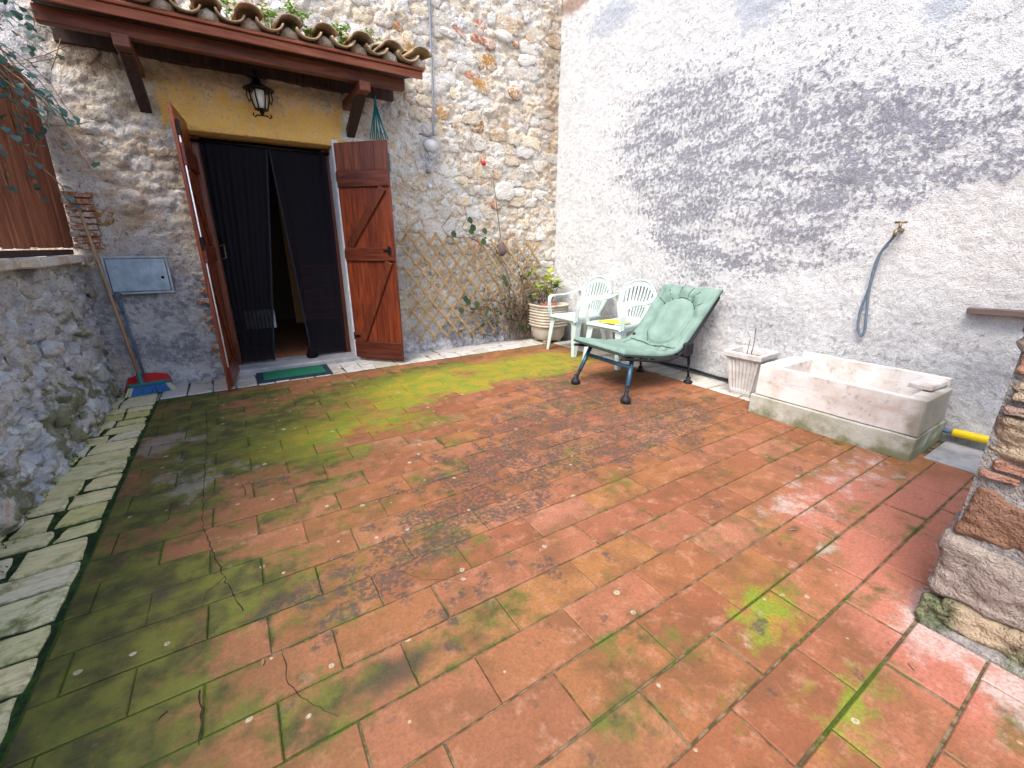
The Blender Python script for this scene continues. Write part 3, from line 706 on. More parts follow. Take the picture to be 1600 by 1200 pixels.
# map local (x, y, z-out) on to wall facing -Y : x->x, y->z, z->-y
def face_negY(V): return [(v[0], -v[2], v[1]) for v in V]
def face_posX(V): return [(v[2], v[0], v[1]) for v in V]
def face_negX(V): return [(-v[2], -v[0], v[1]) for v in V]
SG = [stone_geo(13, s_, random.uniform(2.6, 6), rough=.22) for s_ in range(14)]
SM = [meshof('stone', face_negY(V), F, M_bstone) for V, F in SG]
sto = []
z = .16; r_i = 0
while z < 4.2:
    h = random.uniform(.07, .145)
    x = -1.05+random.uniform(-.1, 0)
    while x < XR-.02:
        wd = random.uniform(.09, .26)
        cx, cz = x+wd/2, z+h/2+.03*math.sin(x*2.1+z)
        x += wd+random.uniform(.004, .03)
        if cx > XR-.03: continue
        if DX0-.10 < cx < DX1+.08 and cz < DZ1+.10: continue
        pw = float(plaster_w(np.array([cx]), np.array([cz]))[0])
        if random.random() < pw*1.15 or random.random() < .10: continue
        if cx < 0 and random.random() < .45: continue
        sto.append((cx, cz, wd, h))
    z += h+random.uniform(.002, .015)
def wvis(x, z):
    a = x*math.sin(_yw)+YB*math.cos(_yw); r_ = x*math.cos(_yw)-YB*math.sin(_yw); d = 1.2-z
    zz = a*math.cos(_th)+d*math.sin(_th); yy = d*math.cos(_th)-a*math.sin(_th)
    return abs(669*r_/zz) < 815 and abs(669*yy/zz) < 615 and not (x < 1.7 and z > 2.65)
sto.sort(key=lambda t: (-(t[2]*t[3]) if wvis(t[0], t[1]) else 1)); farst = G(); nmain = 0
for cx, cz, wd, h in sto:
    d = at_wall(cx, cz); out = random.uniform(-.016, .000); sd_ = random.randrange(14); rt = random.gauss(0, .07)
    if nmain < 268 and wvis(cx, cz):
        inst('stone', SM[sd_], bw, (cx, -(d+out), cz), (random.gauss(0, .05), rt, random.gauss(0, .05)), (wd*1.06, random.uniform(.010, .017), h*1.06)); nmain += 1
    else:
        V = face_negY(SG[sd_][0]); co, si = math.cos(rt), math.sin(rt)
        farst.add([(cx+v[0]*wd*co+v[2]*h*si, v[1]*.016-(d+out), cz-v[0]*wd*si+v[2]*h*co) for v in V], SG[sd_][1])
tag(farst.obj('small_stones', M_bstone_far, bw), kind='stuff')
# picked-out stones and bricks, each where the photo shows it
pick = [(718, 48, 24, 11, 35, 'b'), (752, 42, 18, 22, 60, 'b'), (741, 60, 13, 14, 0, 'b'), (762, 68, 23, 13, 15, 'b'), (806, 68, 12, 9, 10, 'b'), (764, 98, 27, 25, 0, 'o'), (733, 116, 34, 13, 3, 'b'), (753, 136, 25, 19, 25, 'o'), (803, 147, 19, 15, 10, 'o'),
        (716, 197, 22, 22, 0, 'o'), (744, 196, 21, 20, 0, 'o'), (690, 177, 24, 20, 0, 'o'), (816, 198, 21, 20, 0, 'c'), (622, 41, 18, 14, 10, 'o'), (630, 72, 32, 18, 5, 'o'), (800, 368, 26, 14, 0, 'o'), (655, 292, 24, 14, -3, 'c'), (790, 300, 28, 26, 0, 'c'),
        (775, 322, 14, 10, 0, 'b'), (700, 52, 26, 12, 5, 'w'), (787, 56, 26, 16, 0, 'w'), (720, 92, 36, 14, 5, 'w'), (805, 113, 24, 18, 10, 'w'), (706, 287, 28, 18, 0, 'w'), (676, 130, 40, 28, 0, 'w'), (708, 232, 20, 12, 10, 'w'), (797, 270, 14, 16, 0, 'c'), (820, 264, 18, 12, 0, 'w'),
        (740, 385, 26, 18, 0, 'b'), (695, 220, 12, 8, 0, 'b'), (685, 365, 26, 20, 0, 'w'), (155, 340, 44, 24, 3, 'o'), (325, 455, 18, 10, 0, 'b')]
PM = {k: [meshof('stone', face_negY(stone_geo(11, 50+s_, 3.2)[0]), stone_geo(11, 50+s_, 3.2)[1], m_) for s_ in range(4)] for k, m_ in (('b', M_brick), ('o', M_ochstone), ('c', M_bstone), ('w', M_whitestone))}
for i, (u, v, wu, hv, ro, kk) in enumerate(pick):
    c0 = py(u, v, YB-.02); a = py(u-wu/2, v, YB-.02); c1 = py(u+wu/2, v, YB-.02); a2 = py(u, v-hv/2, YB-.02); c2 = py(u, v+hv/2, YB-.02)
    d = at_wall(c0[0], c0[2])
    inst('brick' if kk == 'b' else 'stone', PM[kk][i % 4], bw, (c0[0], -(d-.004), c0[2]), (0, R(ro), 0), (abs(c1[0]-a[0])*1.1, .026, abs(a2[2]-c2[2])*1.15))
# brick quoin beside the window boards and bricks at the door jamb
bqm = meshof('brick', *(lambda g: (g.v, g.f))(G().box((-.5, -.5, -.5), (.5, .5, .5), .06)), M_brick, False)
for k in range(9):
    zz = 1.2+k*.047
    inst('brick', bqm, bw, (-.90+random.uniform(-.01, .01), -.035, zz), (0, random.gauss(0, .03), 0), (.17+random.uniform(-.02, .02), .06, .036))
for k in range(9):
    if k in (2, 5): continue
    inst('brick', bqm, bw, (-.19+random.uniform(-.02, .01), -.012, .22+k*.085+random.uniform(-.01, .01)), (0, random.gauss(0, .04), 0), (.13+random.uniform(-.03, .03), .05, .045))

# jambs and lintel of the doorway
dw = G(); dw.box((DX1-.003, YB-.012, .0), (DX1+.055, YB+.26, DZ1+.05), .008, jit=.003)
dw.obj('jamb', M_white, bw, False, True)
g_ = G(); g_.box((DX0-.06, YB+.004, .0), (DX0+.003, YB+.26, DZ1), .008, jit=.003); g_.obj('jamb', M_mortar, bw, False, True)
g_ = G(); g_.box((DX0-.06, YB+.006, DZ1-.004), (DX1+.05, YB+.28, DZ1+.12), .006, jit=.003); g_.obj('lintel', M_mortar, bw, False, True)
g_ = G(); g_.box((DX0-.05, YB-.06, -.03), (DX1+.07, YB+.32, .052), .012, jit=.003); g_.obj('doorstep', M_cement, bw, False, True)

# room behind the doorway
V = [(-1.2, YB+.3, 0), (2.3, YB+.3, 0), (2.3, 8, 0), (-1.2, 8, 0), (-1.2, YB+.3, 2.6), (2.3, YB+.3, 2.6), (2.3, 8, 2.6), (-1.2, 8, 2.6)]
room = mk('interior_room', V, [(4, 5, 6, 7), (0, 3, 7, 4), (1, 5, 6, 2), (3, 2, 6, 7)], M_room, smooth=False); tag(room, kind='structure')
V2 = [(-1.2, YB+.3, .048), (2.3, YB+.3, .048), (2.3, 8, .048), (-1.2, 8, .048)]
tag(mk('interior_floor', V2, [(0, 1, 2, 3)], M_tile_far, smooth=False), kind='structure')

# ---- right wall, rough stained stucco
rw = thing('stucco_wall', (XR, 0, 0), label='tall white roughcast wall streaked with black mould behind the chairs and trough', cat='wall')
ys = np.linspace(-1.2, YB+.04, 480); zs = np.linspace(-.05, 4.45, 360); YY, ZZ = np.meshgrid(ys, zs)
D = .020*fbm(YY*1.2, ZZ*1.2, 3, 21)+.010*fbm(YY*6, ZZ*6, 3, 22)+.006*fbm(YY*30, ZZ*34, 2, 23, .6)
D += .035*np.clip((.10+.03*fbm(YY*4, ZZ*0, 2, 29)-ZZ)/.08, 0, 1)
corner = np.clip((YB-.02-YY)/.10, 0, 1); D = D*np.clip(corner+.3, 0, 1)
mk('stucco', np.stack([-D.ravel(), YY.ravel(), ZZ.ravel()], 1).tolist(), [f[::-1] for f in grid_faces(480, 360)], M_stucco, rw)
g_ = G(); g_.box((XR+.035, -1.2, -.05), (XR+.3, YB+.3, 4.45), .0); g_.obj('core', M_cement, rw, False, True)
g_ = G(); g_.box((X0w, YB+.29, 2.65), (XR+.3, YB+.5, 4.45), .0); g_.obj('core', M_cement, bw, False, True)

# ---- low left wall: lumpy rubble, stone sill, board screen above
XL = -1.0
lw = thing('rubble_wall', (XL, 0, 0), label='low lumpy grey rubble wall with moss on the left under a stone sill', cat='wall')
ys = np.linspace(-1.0, YB, 420); zs = np.linspace(-.05, 1.10, 96); YY, ZZ = np.meshgrid(ys, zs)
wp = .25*fbm(YY*4, ZZ*4, 2, 40)
def left_d(Y, Z):
    L1 = lumps(Y*6.5+.5*fbm(Y*5, Z*5, 2, 40), Z*7.5+.5*fbm(Y*5, Z*5, 2, 41), 3)
    L2 = lumps(Y*13, Z*14, 9)
    # batter: foot pushed out near the camera
    return .055*fbm(Y*1.8, Z*2.2, 3, 31)+.065*(L1-.5)+.018*(L2-.5)+.045*fbm(Y*15, Z*15, 4, 33, .65)+.05*np.clip((.45-Z)/.45, 0, 1)-.07*np.clip((3.3-Y)/1.5, 0, 1)*np.clip(1.2-Z, 0, 1)-.03
D = left_d(YY, ZZ)
mk('mortar', np.stack([D.ravel(), YY.ravel(), ZZ.ravel()], 1).tolist(), grid_faces(420, 96), M_left, lw)
LM = [meshof('stone', face_posX(stone_geo(14, 80+s_, 2.4, rough=.2)[0]), stone_geo(14, 80+s_, 2.4, rough=.2)[1], M_lstone) for s_ in range(10)]
z = .05
while z < 1.02:
    h = random.uniform(.08, .15); y = 2.0+random.uniform(0, .1)
    while y < YB-.06:
        wd = random.uniform(.10, .22)
        if random.random() < .6:
            cy, cz = y+wd/2, z+h/2+random.uniform(-.02, .02); d = float(left_d(np.array([cy]), np.array([cz]))[0])
            inst('stone', random.choice(LM), lw, (d+random.uniform(-.018, .012), cy, cz), (random.gauss(0, .3), random.gauss(0, .14), random.gauss(0, .18)), (random.uniform(.02, .04), wd, h))
        y += wd+random.uniform(.0, .06)
    z += h
g_ = G(); g_.box((XL-.6, -1.0, -.05), (XL-.14, YB-.01, 1.09), 0); g_.obj('core', M_cement, lw, False, True)
y = 1.4
while y < YB:
    ln = min(random.uniform(.22, .34), YB+.0-y)
    g_ = G(); g_.box((-.20, 0, 1.085), (.095, ln-.006, 1.138), .008, jit=.004)
    if ln > .08: g_.obj('sill_stone', M_ochstone if random.random() < .25 else M_whitestone if random.random() < .2 else M_bstone, lw, False, loc=(0, y, 0))
    y += ln
g_ = G(); g_.box((XL-.03, 1.4, 1.139), (XL+.0, YB-.06, 1.178), .004); g_.obj('dark_gap_strip', M_dbeam, lw, False, True)  # dark strip added for the shaded gap between sill and boards

scr = thing('board_screen', (-1.0, YB-.02, 1.19), (0, R(1.6), 0), label='red-brown vertical board shutter standing on the sill of the left wall', cat='shutter')
y = 0
k = 0
bm_me = {}
while y > -3.0:
    wd = random.choice((.085, .10, .12)); 
    if wd not in bm_me: g_ = G(); g_.box((-.018, -wd+.009, 0), (.008, 0, 1.12), .006); bm_me[wd] = meshof('plank', g_.v, g_.f, M_panel, False)
    inst('plank', bm_me[wd], scr, (random.uniform(-.006, .006), y, random.uniform(-.006, .006)), (0, 0, random.gauss(0, .03)))
    y -= wd
g_ = G(); g_.box((-.05, -3.0, .15), (-.019, 0, .25), .004); g_.box((-.05, -3.0, .85), (-.019, 0, .95), .004); g_.obj('rail', M_panel, scr, False)

# ---- pier of squared tufa at the right edge
PX, PY = 1.80, .225
pier = thing('stone_pier', (PX, PY, 0), label='rough tufa and brick pier at the right edge with mossy foot', cat='pillar')
g_ = G(); g_.box((PX+.03, PY-.75, -.04), (PX+.9, PY-.03, 2.3), .02); g_.obj('core', M_pmortar, pier, False, True)
# mortar skin
def skin(name, ax, mat, seed):
    n1, n2 = 56, 150; a = np.linspace(0, .75, n1); zz = np.linspace(-.03, 2.3, n2); A, Z = np.meshgrid(a, zz); D = .012*fbm(A*9, Z*9, 4, seed)+.008*fbm(A*30, Z*30, 3, seed+1)
    rim = np.clip(A/.03, 0, 1)
    if ax == 0: V = np.stack([.006-D*rim, -.008-A, Z], -1)
    else: V = np.stack([.008+A, -.008+D*rim, Z], -1)
    F = grid_faces(n1, n2); mk(name, V.reshape(-1, 3).tolist(), F if ax else [f[::-1] for f in F], mat, pier)
skin('mortar', 0, M_pmortar, 71); skin('mortar', 1, M_pmortar, 75)
def rock(name, lo, hi, mat, seed, amp=.016, res=.02, rnd=.025):
    """squared block with worn rounded edges and pitted faces"""
    rr = random.Random(seed); c_ = Vector([(a+b_)/2 for a, b_ in zip(lo, hi)]); hs = Vector([(b_-a)/2 for a, b_ in zip(lo, hi)])
    bm = bmesh.new(); bmesh.ops.create_cube(bm, size=2); cuts = max(3, int(max(hs)*2/res)); cuts = min(cuts, 22)
    bmesh.ops.subdivide_edges(bm, edges=list(bm.edges), cuts=cuts, use_grid_fill=True)
    for v in bm.verts:
        p = Vector((v.co.x*hs.x, v.co.y*hs.y, v.co.z*hs.z))
        q = Vector([max(-h_+rnd, min(h_-rnd, a)) for a, h_ in zip(p, hs)]); d = p-q
        if d.length > 1e-6: p = q+d.normalized()*min(d.length, rnd) if d.length > rnd else p
        s3 = Vector((seed*3.1, seed*1.7, seed*.9)); w3 = p+c_+s3
        dn = mnoise.fractal(w3*9, 1., 2., 4)*amp+mnoise.fractal(w3*32, .9, 2., 3)*amp*.45
        nrm = d.normalized() if d.length > 1e-6 else p.normalized()
        v.co = p+nrm*dn+mnoise.noise_vector(w3*4)*amp*.9
    bm.verts.index_update()
    return mk(name, [(v.co+c_)[:] for v in bm.verts], [[v.index for v in f.verts] for f in bm.faces], mat, pier, True)
# (z0, z1, list of (y0, y1), material) courses seen on the face towards the camera
crs = [(.012, .112, [(-.30, -.045), (-.74, -.31)], M_tufa), (.118, .335, [(-.30, .002), (-.74, -.308)], M_tufa2), (.345, .522, [(-.36, -.012), (-.74, -.37)], M_tufa_red),
       (.545, .566, [(-.10, -.02), (-.26, -.12), (-.50, -.28), (-.74, -.52)], M_pbrick), (.578, .604, [(-.18, -.035), (-.40, -.20), (-.74, -.42)], M_pbrick), (.618, .742, [(-.19, -.016), (-.46, -.198), (-.74, -.468)], M_tufa), (.748, .768, [(-.16, -.02), (-.36, -.17)], M_pbrick), (.775, .842, [(-.22, -.018), (-.48, -.228), (-.74, -.488)], M_tufa),
       (.858, .918, [(-.2, -.014), (-.46, -.21), (-.74, -.47)], M_pbrick), (.93, 1.08, [(-.3, -.01), (-.74, -.31)], M_tufa2), (1.09, 1.27, [(-.2, -.01), (-.74, -.21)], M_tufa), (1.28, 1.48, [(-.4, -.01), (-.74, -.41)], M_tufa2), (1.49, 1.66, [(-.3, -.01), (-.74, -.31)], M_tufa_red), (1.67, 1.96, [(-.4, -.01), (-.74, -.41)], M_tufa), (1.97, 2.28, [(-.3, -.01), (-.74, -.31)], M_tufa2)]
sd_ = 3
for z0, z1, L_, m_ in crs:
    for k, (a, c_) in enumerate(L_):
        j = random.uniform(.0, .020)
        rock('brick' if m_ is M_pbrick else 'stone', (-.012-j, a, z0), (.20 if k else .30, c_, z1), m_, sd_, amp=.007 if m_ is M_pbrick else .018, rnd=.006 if m_ is M_pbrick else .022, res=.012); sd_ += 1
    rock('brick' if m_ is M_pbrick else 'stone', (.32, -.2, z0), (.9, .006, z1), m_, sd_); sd_ += 1
rock('stone', (-.038, -.085, .0), (.1, .008, .085), M_tufa, 77, .022)
g_ = G(); g_.box((PX-.052, PY-.8, -.03), (PX+.9, PY+.0, .022), .014, jit=.004); g_.obj('footing', M_pmortar, pier, False, True)

# ================================================================== CANOPY
cz0 = 2.597
cp = thing('door_canopy', (0, YB, 2.2), label='small red-brown timber lean-to canopy with curved clay tiles over the doorway', cat='canopy')
YF, CX0, CX1, SL = 4.15, -.80, 1.70, .17
def lean(M=None): return Matrix.Translation((0, YF, cz0)) @ Matrix.Rotation(math.atan(SL), 4, 'X')
g_ = G(); g_.box((CX0, -.028, .0), (CX1, .0, .055), .005, lean()); g_.obj('fascia', M_fascia, cp, False, True)
g_ = G(); g_.box((CX0-.01, -.05, .057), (CX1+.01, -.004, .078), .004, lean()); g_.obj('trim', M_fascia, cp, False, True)
L_ = (YB-YF)/math.cos(math.atan(SL))
n = 7
for k in range(n):     # boards of the soffit
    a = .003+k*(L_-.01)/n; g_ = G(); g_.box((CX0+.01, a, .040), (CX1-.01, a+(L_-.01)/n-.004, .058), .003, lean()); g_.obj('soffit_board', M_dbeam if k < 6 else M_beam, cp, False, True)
g_ = G(); g_.box((CX0+.04, YF+.10, cz0-.075), (CX1-.12, YF+.17, cz0-.005+.02), .006); g_.obj('purlin', M_beam, cp, False, True)
for bx in (-.353, 1.207):
    g_ = G(); g_.box((bx-.045, YF+.03, cz0-.155), (bx+.045, YB+.05, cz0-.078), .006); g_.obj('bearer', M_beam, cp, False, True)
    a, c_ = Vector((bx, YB+.03, 2.235)), Vector((bx, YF+.16, cz0-.13)); d = c_-a
    M_ = Matrix.Translation(a) @ d.to_track_quat('Z', 'X').to_matrix().to_4x4()
    g_ = G(); g_.box((-.038, -.038, -.03), (.038, .038, d.length), .006, M_); g_.obj('brace', M_dbeam, cp, False, True)
g_ = G(); g_.box((CX0+.02, YB-.05, cz0-.02), (CX1-.05, YB+.04, cz0+.09), .005); g_.obj('wall_plate', M_dbeam, cp, False, True)
# coppi tiles
def coppo(up=True, ln=.40, r0=.092, r1=.075, th=.013, arc=165):
    V = []; n = 11; m = 3; F = []
    for s_ in (0, 1):
        for i in range(m):
            t = i/(m-1); r = (r0+(r1-r0)*t)-(th if s_ else 0)
            for k in range(n):
                a = R(90-arc/2+arc*k/(n-1)); V.append((r*math.cos(a), t*ln, (r*math.sin(a)*.72-.028) if up else -(r*math.sin(a)*.72-.028)))
    o = m*n
    for i in range(m-1):
        for k in range(n-1): q = i*n+k; F += [(q, q+1, q+n+1, q+n), (o+q, o+q+n, o+q+n+1, o+q+1)]
    for k in range(n-1): F += [(k, o+k, o+k+1, k+1), ((m-1)*n+k, (m-1)*n+k+1, o+(m-1)*n+k+1, o+(m-1)*n+k)]
    for i in range(m-1):
        F += [(i*n, (i+1)*n, o+(i+1)*n, o+i*n), (i*n+n-1, o+i*n+n-1, o+(i+1)*n+n-1, (i+1)*n+n-1)]
    return V, F
cu = meshof('roof_tile', *coppo(True), M_coppo); cd = meshof('roof_tile', *coppo(False), M_coppo)
pitch = .252
rotx = math.atan(SL)
for r_ in range(2):
    for k in range(11):
        xx = CX1-.03-k*pitch; yy = -.085+r_*.34
        for me, dx, dz in ((cd, -pitch/2, .055), (cu, 0, .105)):
            if xx+dx < CX0+.02: continue
            p = lean() @ Vector((xx+dx+random.gauss(0, .004), yy+random.gauss(0, .008), .078+dz+r_*.018))
            inst('roof_tile', me, cp, tuple(p-origin(cp)), (rotx+random.gauss(0, .01), random.gauss(0, .03), random.gauss(0, .015)))
# mortar bedding under the cover tiles
for k in range(11):
    xx = CX1-.03-k*pitch
    if xx < CX0+.1: continue
    V, F = [], []; g_ = G()
    g_.lathe([(.0, 0), (.075, 0), (.062, .045), (.0, .078)], (0, 0, 0), 10)
    for i in range(len(g_.v)-40, len(g_.v)):
        q = lean() @ (Vector((xx, .02, .080))+Vector(g_.v[i])); g_.v[i] = tuple(q)
    g_.obj('bedding', M_mortar, cp, True, True)
g_ = G(); g_.box((CX0, .0, .079), (CX1, L_-.02, .10), .002, lean()); g_.obj('deck', M_dbeam, cp, False, True)

# weeds on the tiles
def leaf(p, d, L_, W_, up=Vector((0, 0, 1)), n=3, bend=.25):
    d = d.normalized(); s_ = d.cross(up); s_ = s_.normalized() if s_.length > 1e-4 else Vector((1, 0, 0)); nn = s_.cross(d)
    V = []; prof = [(0, .05), (.25, .8), (.5, 1), (.78, .62), (1, .04)]
    for t, w_ in prof:
        c_ = p+d*(t*L_)-nn*(-bend*L_*t*t)*-1
        V += [c_-s_*w_*W_/2+nn*w_*W_*.12, c_, c_+s_*w_*W_/2+nn*w_*W_*.12]
    F = []
    for i in range(4): F += [(i*3, i*3+1, i*3+4, i*3+3), (i*3+1, i*3+2, i*3+5, i*3+4)]
    return V, F
def weed(u, v, h, n, lab, leafsize=.03, name='weed'):
    p0 = Vector(py(u, v, YF+.03)); p0.z -= 0
    t = thing(name, p0, label=lab, cat='plant', group='weeds growing on the canopy tiles'); st_ = G(); lf = G()
    for i in range(n):
        tip = Vector((random.gauss(0, h*.45), random.gauss(0, h*.35), h*random.uniform(.35, 1.1))); mid = tip*.5+Vector((random.gauss(0, .01), 0, .012))
        P = [Vector((random.gauss(0, .012), random.gauss(0, .012), -.03)), mid, tip]; st_.tube(P, [.0018, .0014, .0008], 4)
        for q in range(5):
            b0 = P[1].lerp(P[2], random.random()); dd = Vector((random.gauss(0, 1), random.gauss(0, 1), random.uniform(-.2, .9))); lf.add(*leaf(b0, dd, leafsize*random.uniform(.6, 1.2), leafsize*random.uniform(.5, .8)))
    st_.obj('stem', M_weed, t); lf.obj('leaves', M_weed, t)
weed(357, 22, .08, 9, 'small green weed on the canopy tiles, leftmost of the row')
weed(420, 42, .13, 16, 'taller dark green weed on the canopy tiles above the lantern')
weed(460, 42, .14, 26, 'bushiest bright green weed on the canopy tiles')
weed(484, 60, .07, 9, 'low weed in the tile trough right of the bushiest weed')
weed(533, 66, .11, 22, 'spreading weed with long drooping roots over the canopy edge')
weed(580, 68, .08, 7, 'sparse thin weed near the right end of the canopy')

# ================================================================== DOOR FURNITURE
# curtains
def curtain(x_t, x_b, z0, z1, y0, seed, folds=9):
    nu_, nv_ = 60, 24; V = []
    for j in range(nv_):
        v = j/(nv_-1); 
        for i in range(nu_):
            u = i/(nu_-1); a = x_t[0]+(x_b[0]-x_t[0])*(1-v)**1.0; c_ = x_t[1]+(x_b[1]-x_t[1])*(1-v)
            x = a+(c_-a)*u; V.append((x, y0+.007*math.sin(u*folds*6.28+seed+.9*math.sin(v*5))+.006*math.sin(u*23+seed*3)+.01*math.sin(v*4+u*3), z0+(z1-z0)*v))
    return V, grid_faces(nu_, nv_)
cr = thing('door_curtain', (.5, YB+.17, 0), label='dark mesh door curtain, two panels parted in the middle', cat='curtain')
for xt, xb, sd_ in (((-.05, .47), (-.05, .235), 0.3), ((.49, .99), (.60, .965), 2.1)):
    V, F = curtain(xt, xb, .075, 2.06, YB+.17, sd_); mk('curtain_panel', V, F, M_curt, cr, True, True)
    g_ = G()
    e = 1 if sd_ < 1 else 0
    P = [(xt[e]+(xb[e]-xt[e])*(1-t), YB+.158+.01*math.sin(t*9), .075+(2.06-.075)*t) for t in [i/12 for i in range(13)]]
    g_.tube(P, .009, 6); g_.obj('hem', M_curt_edge, cr, True, True)
g_ = G(); g_.tube([(DX0, YB+.17, 2.075), (DX1, YB+.17, 2.075)], .012, 8); g_.obj('rail', M_black, cr, True, True)
g_ = G(); g_.lathe([(.0, 0), (.05, .0), (.06, .03), (.035, .1), (.0, .12)], (.60, YB+.15, .055), 12); g_.obj('knot', M_curt, cr, True, True)
# inner glazed door frame
idr = thing('inner_door', (DX0, YB+.22, .05), label='red-brown wooden inner door frame and leaf behind the curtain', cat='door')
g_ = G(); g_.box((DX0+.004, YB+.20, .053), (DX0+.07, YB+.26, DZ1-.005), .005); g_.obj('frame', M_shutter, idr, False, True)
g_ = G(); g_.box((DX1-.07, YB+.20, .053), (DX1-.004, YB+.26, DZ1-.005), .005); g_.obj('frame', M_shutter, idr, False, True)
g_ = G(); g_.box((DX0+.006, YB+.06, .30), (DX0+.052, YB+.155, 2.02), .005); g_.obj('stile', M_shutter, idr, False, True)
g_ = G(); g_.tube([(DX0+.06, YB+.10, 1.20), (DX0+.10, YB+.09, 1.22), (DX0+.10, YB+.09, 1.10), (DX0+.06, YB+.10, 1.09)], .006, 6); g_.obj('handle', M_brass, idr, True, True)
g_ = G(); g_.box((.62, YB+.28, .50), (.97, YB+.31, 1.02), .006); g_.box((.60, YB+.27, .44), (.98, YB+.315, .50), .006); g_.obj('lower_panel', M_fascia, idr, False, True)
hc = G(); hc.box((.55, 5.5, .35), (.80, 5.53, 1.9), .01); tag(hc.obj('hanging_cloth', M_ochcl, smooth=False), 'ochre cloth hanging in the dark room behind the parted curtain', 'cloth')
rd = thing('radiator', (.19, 5.35, .35), label='small white ribbed radiator seen through the left curtain panel', cat='radiator')
for k in range(8): g_ = G(); g_.box((-.14+k*.036, -.03, 0), (-.11+k*.036, .03, .20), .008); g_.obj('fin', M_steel2, rd, False)

# right shutter leaf
def shutter(loc, ang, w_, h_, side, label, flip=False):
    t = thing('door_shutter', loc, (0, 0, ang), label=label, cat='shutter')
    n = 4; pw = w_/n
    for k in range(n):
        g_ = G(); g_.box((k*pw+.0012, -.012, 0), ((k+1)*pw-.0012, .012, h_), .003); g_.obj('plank', M_shutter, t, False)
    s_ = side
    def bx(a, c_, z0, z1, name, d=.024):
        g_ = G(); lo, hi = sorted((s_*.0125, s_*(.0125+d))); g_.box((a, lo, z0), (c_, hi, z1), .004); return g_.obj(name, M_ledge, t, False)
    bx(.01, w_-.004, h_*.815, h_*.885, 'ledge'); bx(.01, w_-.004, h_*.49, h_*.55, 'ledge'); bx(.01, w_-.004, .03, h_*.095, 'ledge')
    for (xa, za, xb_, zb) in ((.07, h_*.56, w_-.07, h_*.81), (.11, h_*.105, w_-.07, h_*.485)):
        a, c_ = Vector((xa, 0, za)), Vector((xb_, 0, zb)); d = c_-a; ang2 = math.atan2(d.x, d.z)
        M_ = Matrix.Translation((xa, 0, za)) @ Matrix.Rotation(ang2, 4, 'Y')
        lo, hi = sorted((s_*.0125, s_*.0345)); g_ = G(); g_.box((-.04, lo, .0), (.04, hi, d.length), .004, M_); g_.obj('diagonal_brace', M_ledge2, t, False)
    for z0 in (h_*.12, h_*.52, h_*.86):
        g_ = G(); g_.tube([(-.008, 0, z0-.04), (-.008, 0, z0+.04)], .009, 8); g_.box((-.005, -.018, z0-.014), (.10, -.0125, z0+.014), .002); g_.obj('hinge', M_black, t, True)
    return t
ang = math.atan2(4.40-4.80, 1.42-1.035)
sh = shutter((1.035, 4.80, .02), ang, .56, 2.12, -1, 'open red-brown plank door shutter with Z braces, right of the doorway')
g_ = G(); g_.box((.45, -.055, 1.135), (.535, -.044, 1.15), .003); g_.box((.50, -.05, 1.10), (.53, -.037, 1.18), .003); g_.obj('latch', M_black, sh, False)
sh2 = shutter((-.115, 4.80, .02), math.atan2(4.27-4.80, -.17+.115), .555, 2.15, 1, 'open plank door shutter seen edge on, left of the doorway')
g_ = G(); g_.tube([(.54, .022, .05), (.54, .022, 2.05)], .006, 6); g_.obj('bolt_rod', M_white, sh2, True)
for zz in (1.15, 1.95): g_ = G(); g_.box((.51, .014, zz), (.557, .034, zz+.10), .003); g_.obj('latch', M_black, sh2, False)

# lantern
ln = thing('wall_lantern', (.45, YB-.01, 2.44), label='black wrought iron wall lantern hanging over the doorway', cat='lamp')
g_ = G(); g_.box((-.03, -.02, .03), (.03, .0, .17), .006); g_.obj('back_plate', M_black, ln, False)
g_ = G(); g_.tube([(0, -.01, .15), (0, -.07, .17), (0, -.13, .14), (0, -.15, .09)], .010, 8); g_.tube([(0, -.01, .05), (0, -.07, .06), (.0, -.12, .10)], .007, 6); g_.obj('arm', M_black, ln)
c0 = (0, -.15, -.14)
g_ = G(); g_.lathe([(.0, .235), (.02, .23), (.028, .20), (.05, .185), (.115, .155), (.118, .148), (.0, .15)], c0, 16); g_.obj('hood', M_black, ln)
g_ = G()
for k in range(6):
    a = k*math.pi/3; g_.tube([(c0[0]+.074*math.cos(a), c0[1]+.074*math.sin(a), c0[2]+.15), (c0[0]+.068*math.cos(a), c0[1]+.068*math.sin(a), c0[2]+.08), (c0[0]+.045*math.cos(a), c0[1]+.045*math.sin(a), c0[2]+.0)], .006, 5)
g_.lathe([(.05, 0), (.055, .006), (.02, .0), (.015, -.03), (.0, -.035)], c0, 12); g_.obj('cage', M_black, ln)
b = MB('lantern_glass'); M_glass = b.done((.75, .72, .62), .12, spec=.6, alpha=.75)
g_ = G(); g_.lathe([(.0, .0), (.036, .004), (.052, .06), (.055, .11), (.04, .145)], c0, 14); g_.obj('glass', M_glass, ln)
g_ = G(); g_.tube([(-.062, -.15, -.165), (-.07, -.15, -.185), (-.055, -.15, -.195), (-.04, -.15, -.18), (.04, -.15, -.18), (.055, -.15, -.195), (.07, -.15, -.185), (.062, -.15, -.165)], .006, 5); g_.tube([(0, -.15, -.14), (0, -.15, -.18)], .008, 6)
for s_ in (-1, 1): g_.tube([(s_*.09, -.15, .005), (s_*.095, -.15, -.05), (s_*.08, -.15, -.09), (s_*.07, -.15, -.07)], .005, 5)
g_.obj('scroll', M_black, ln)

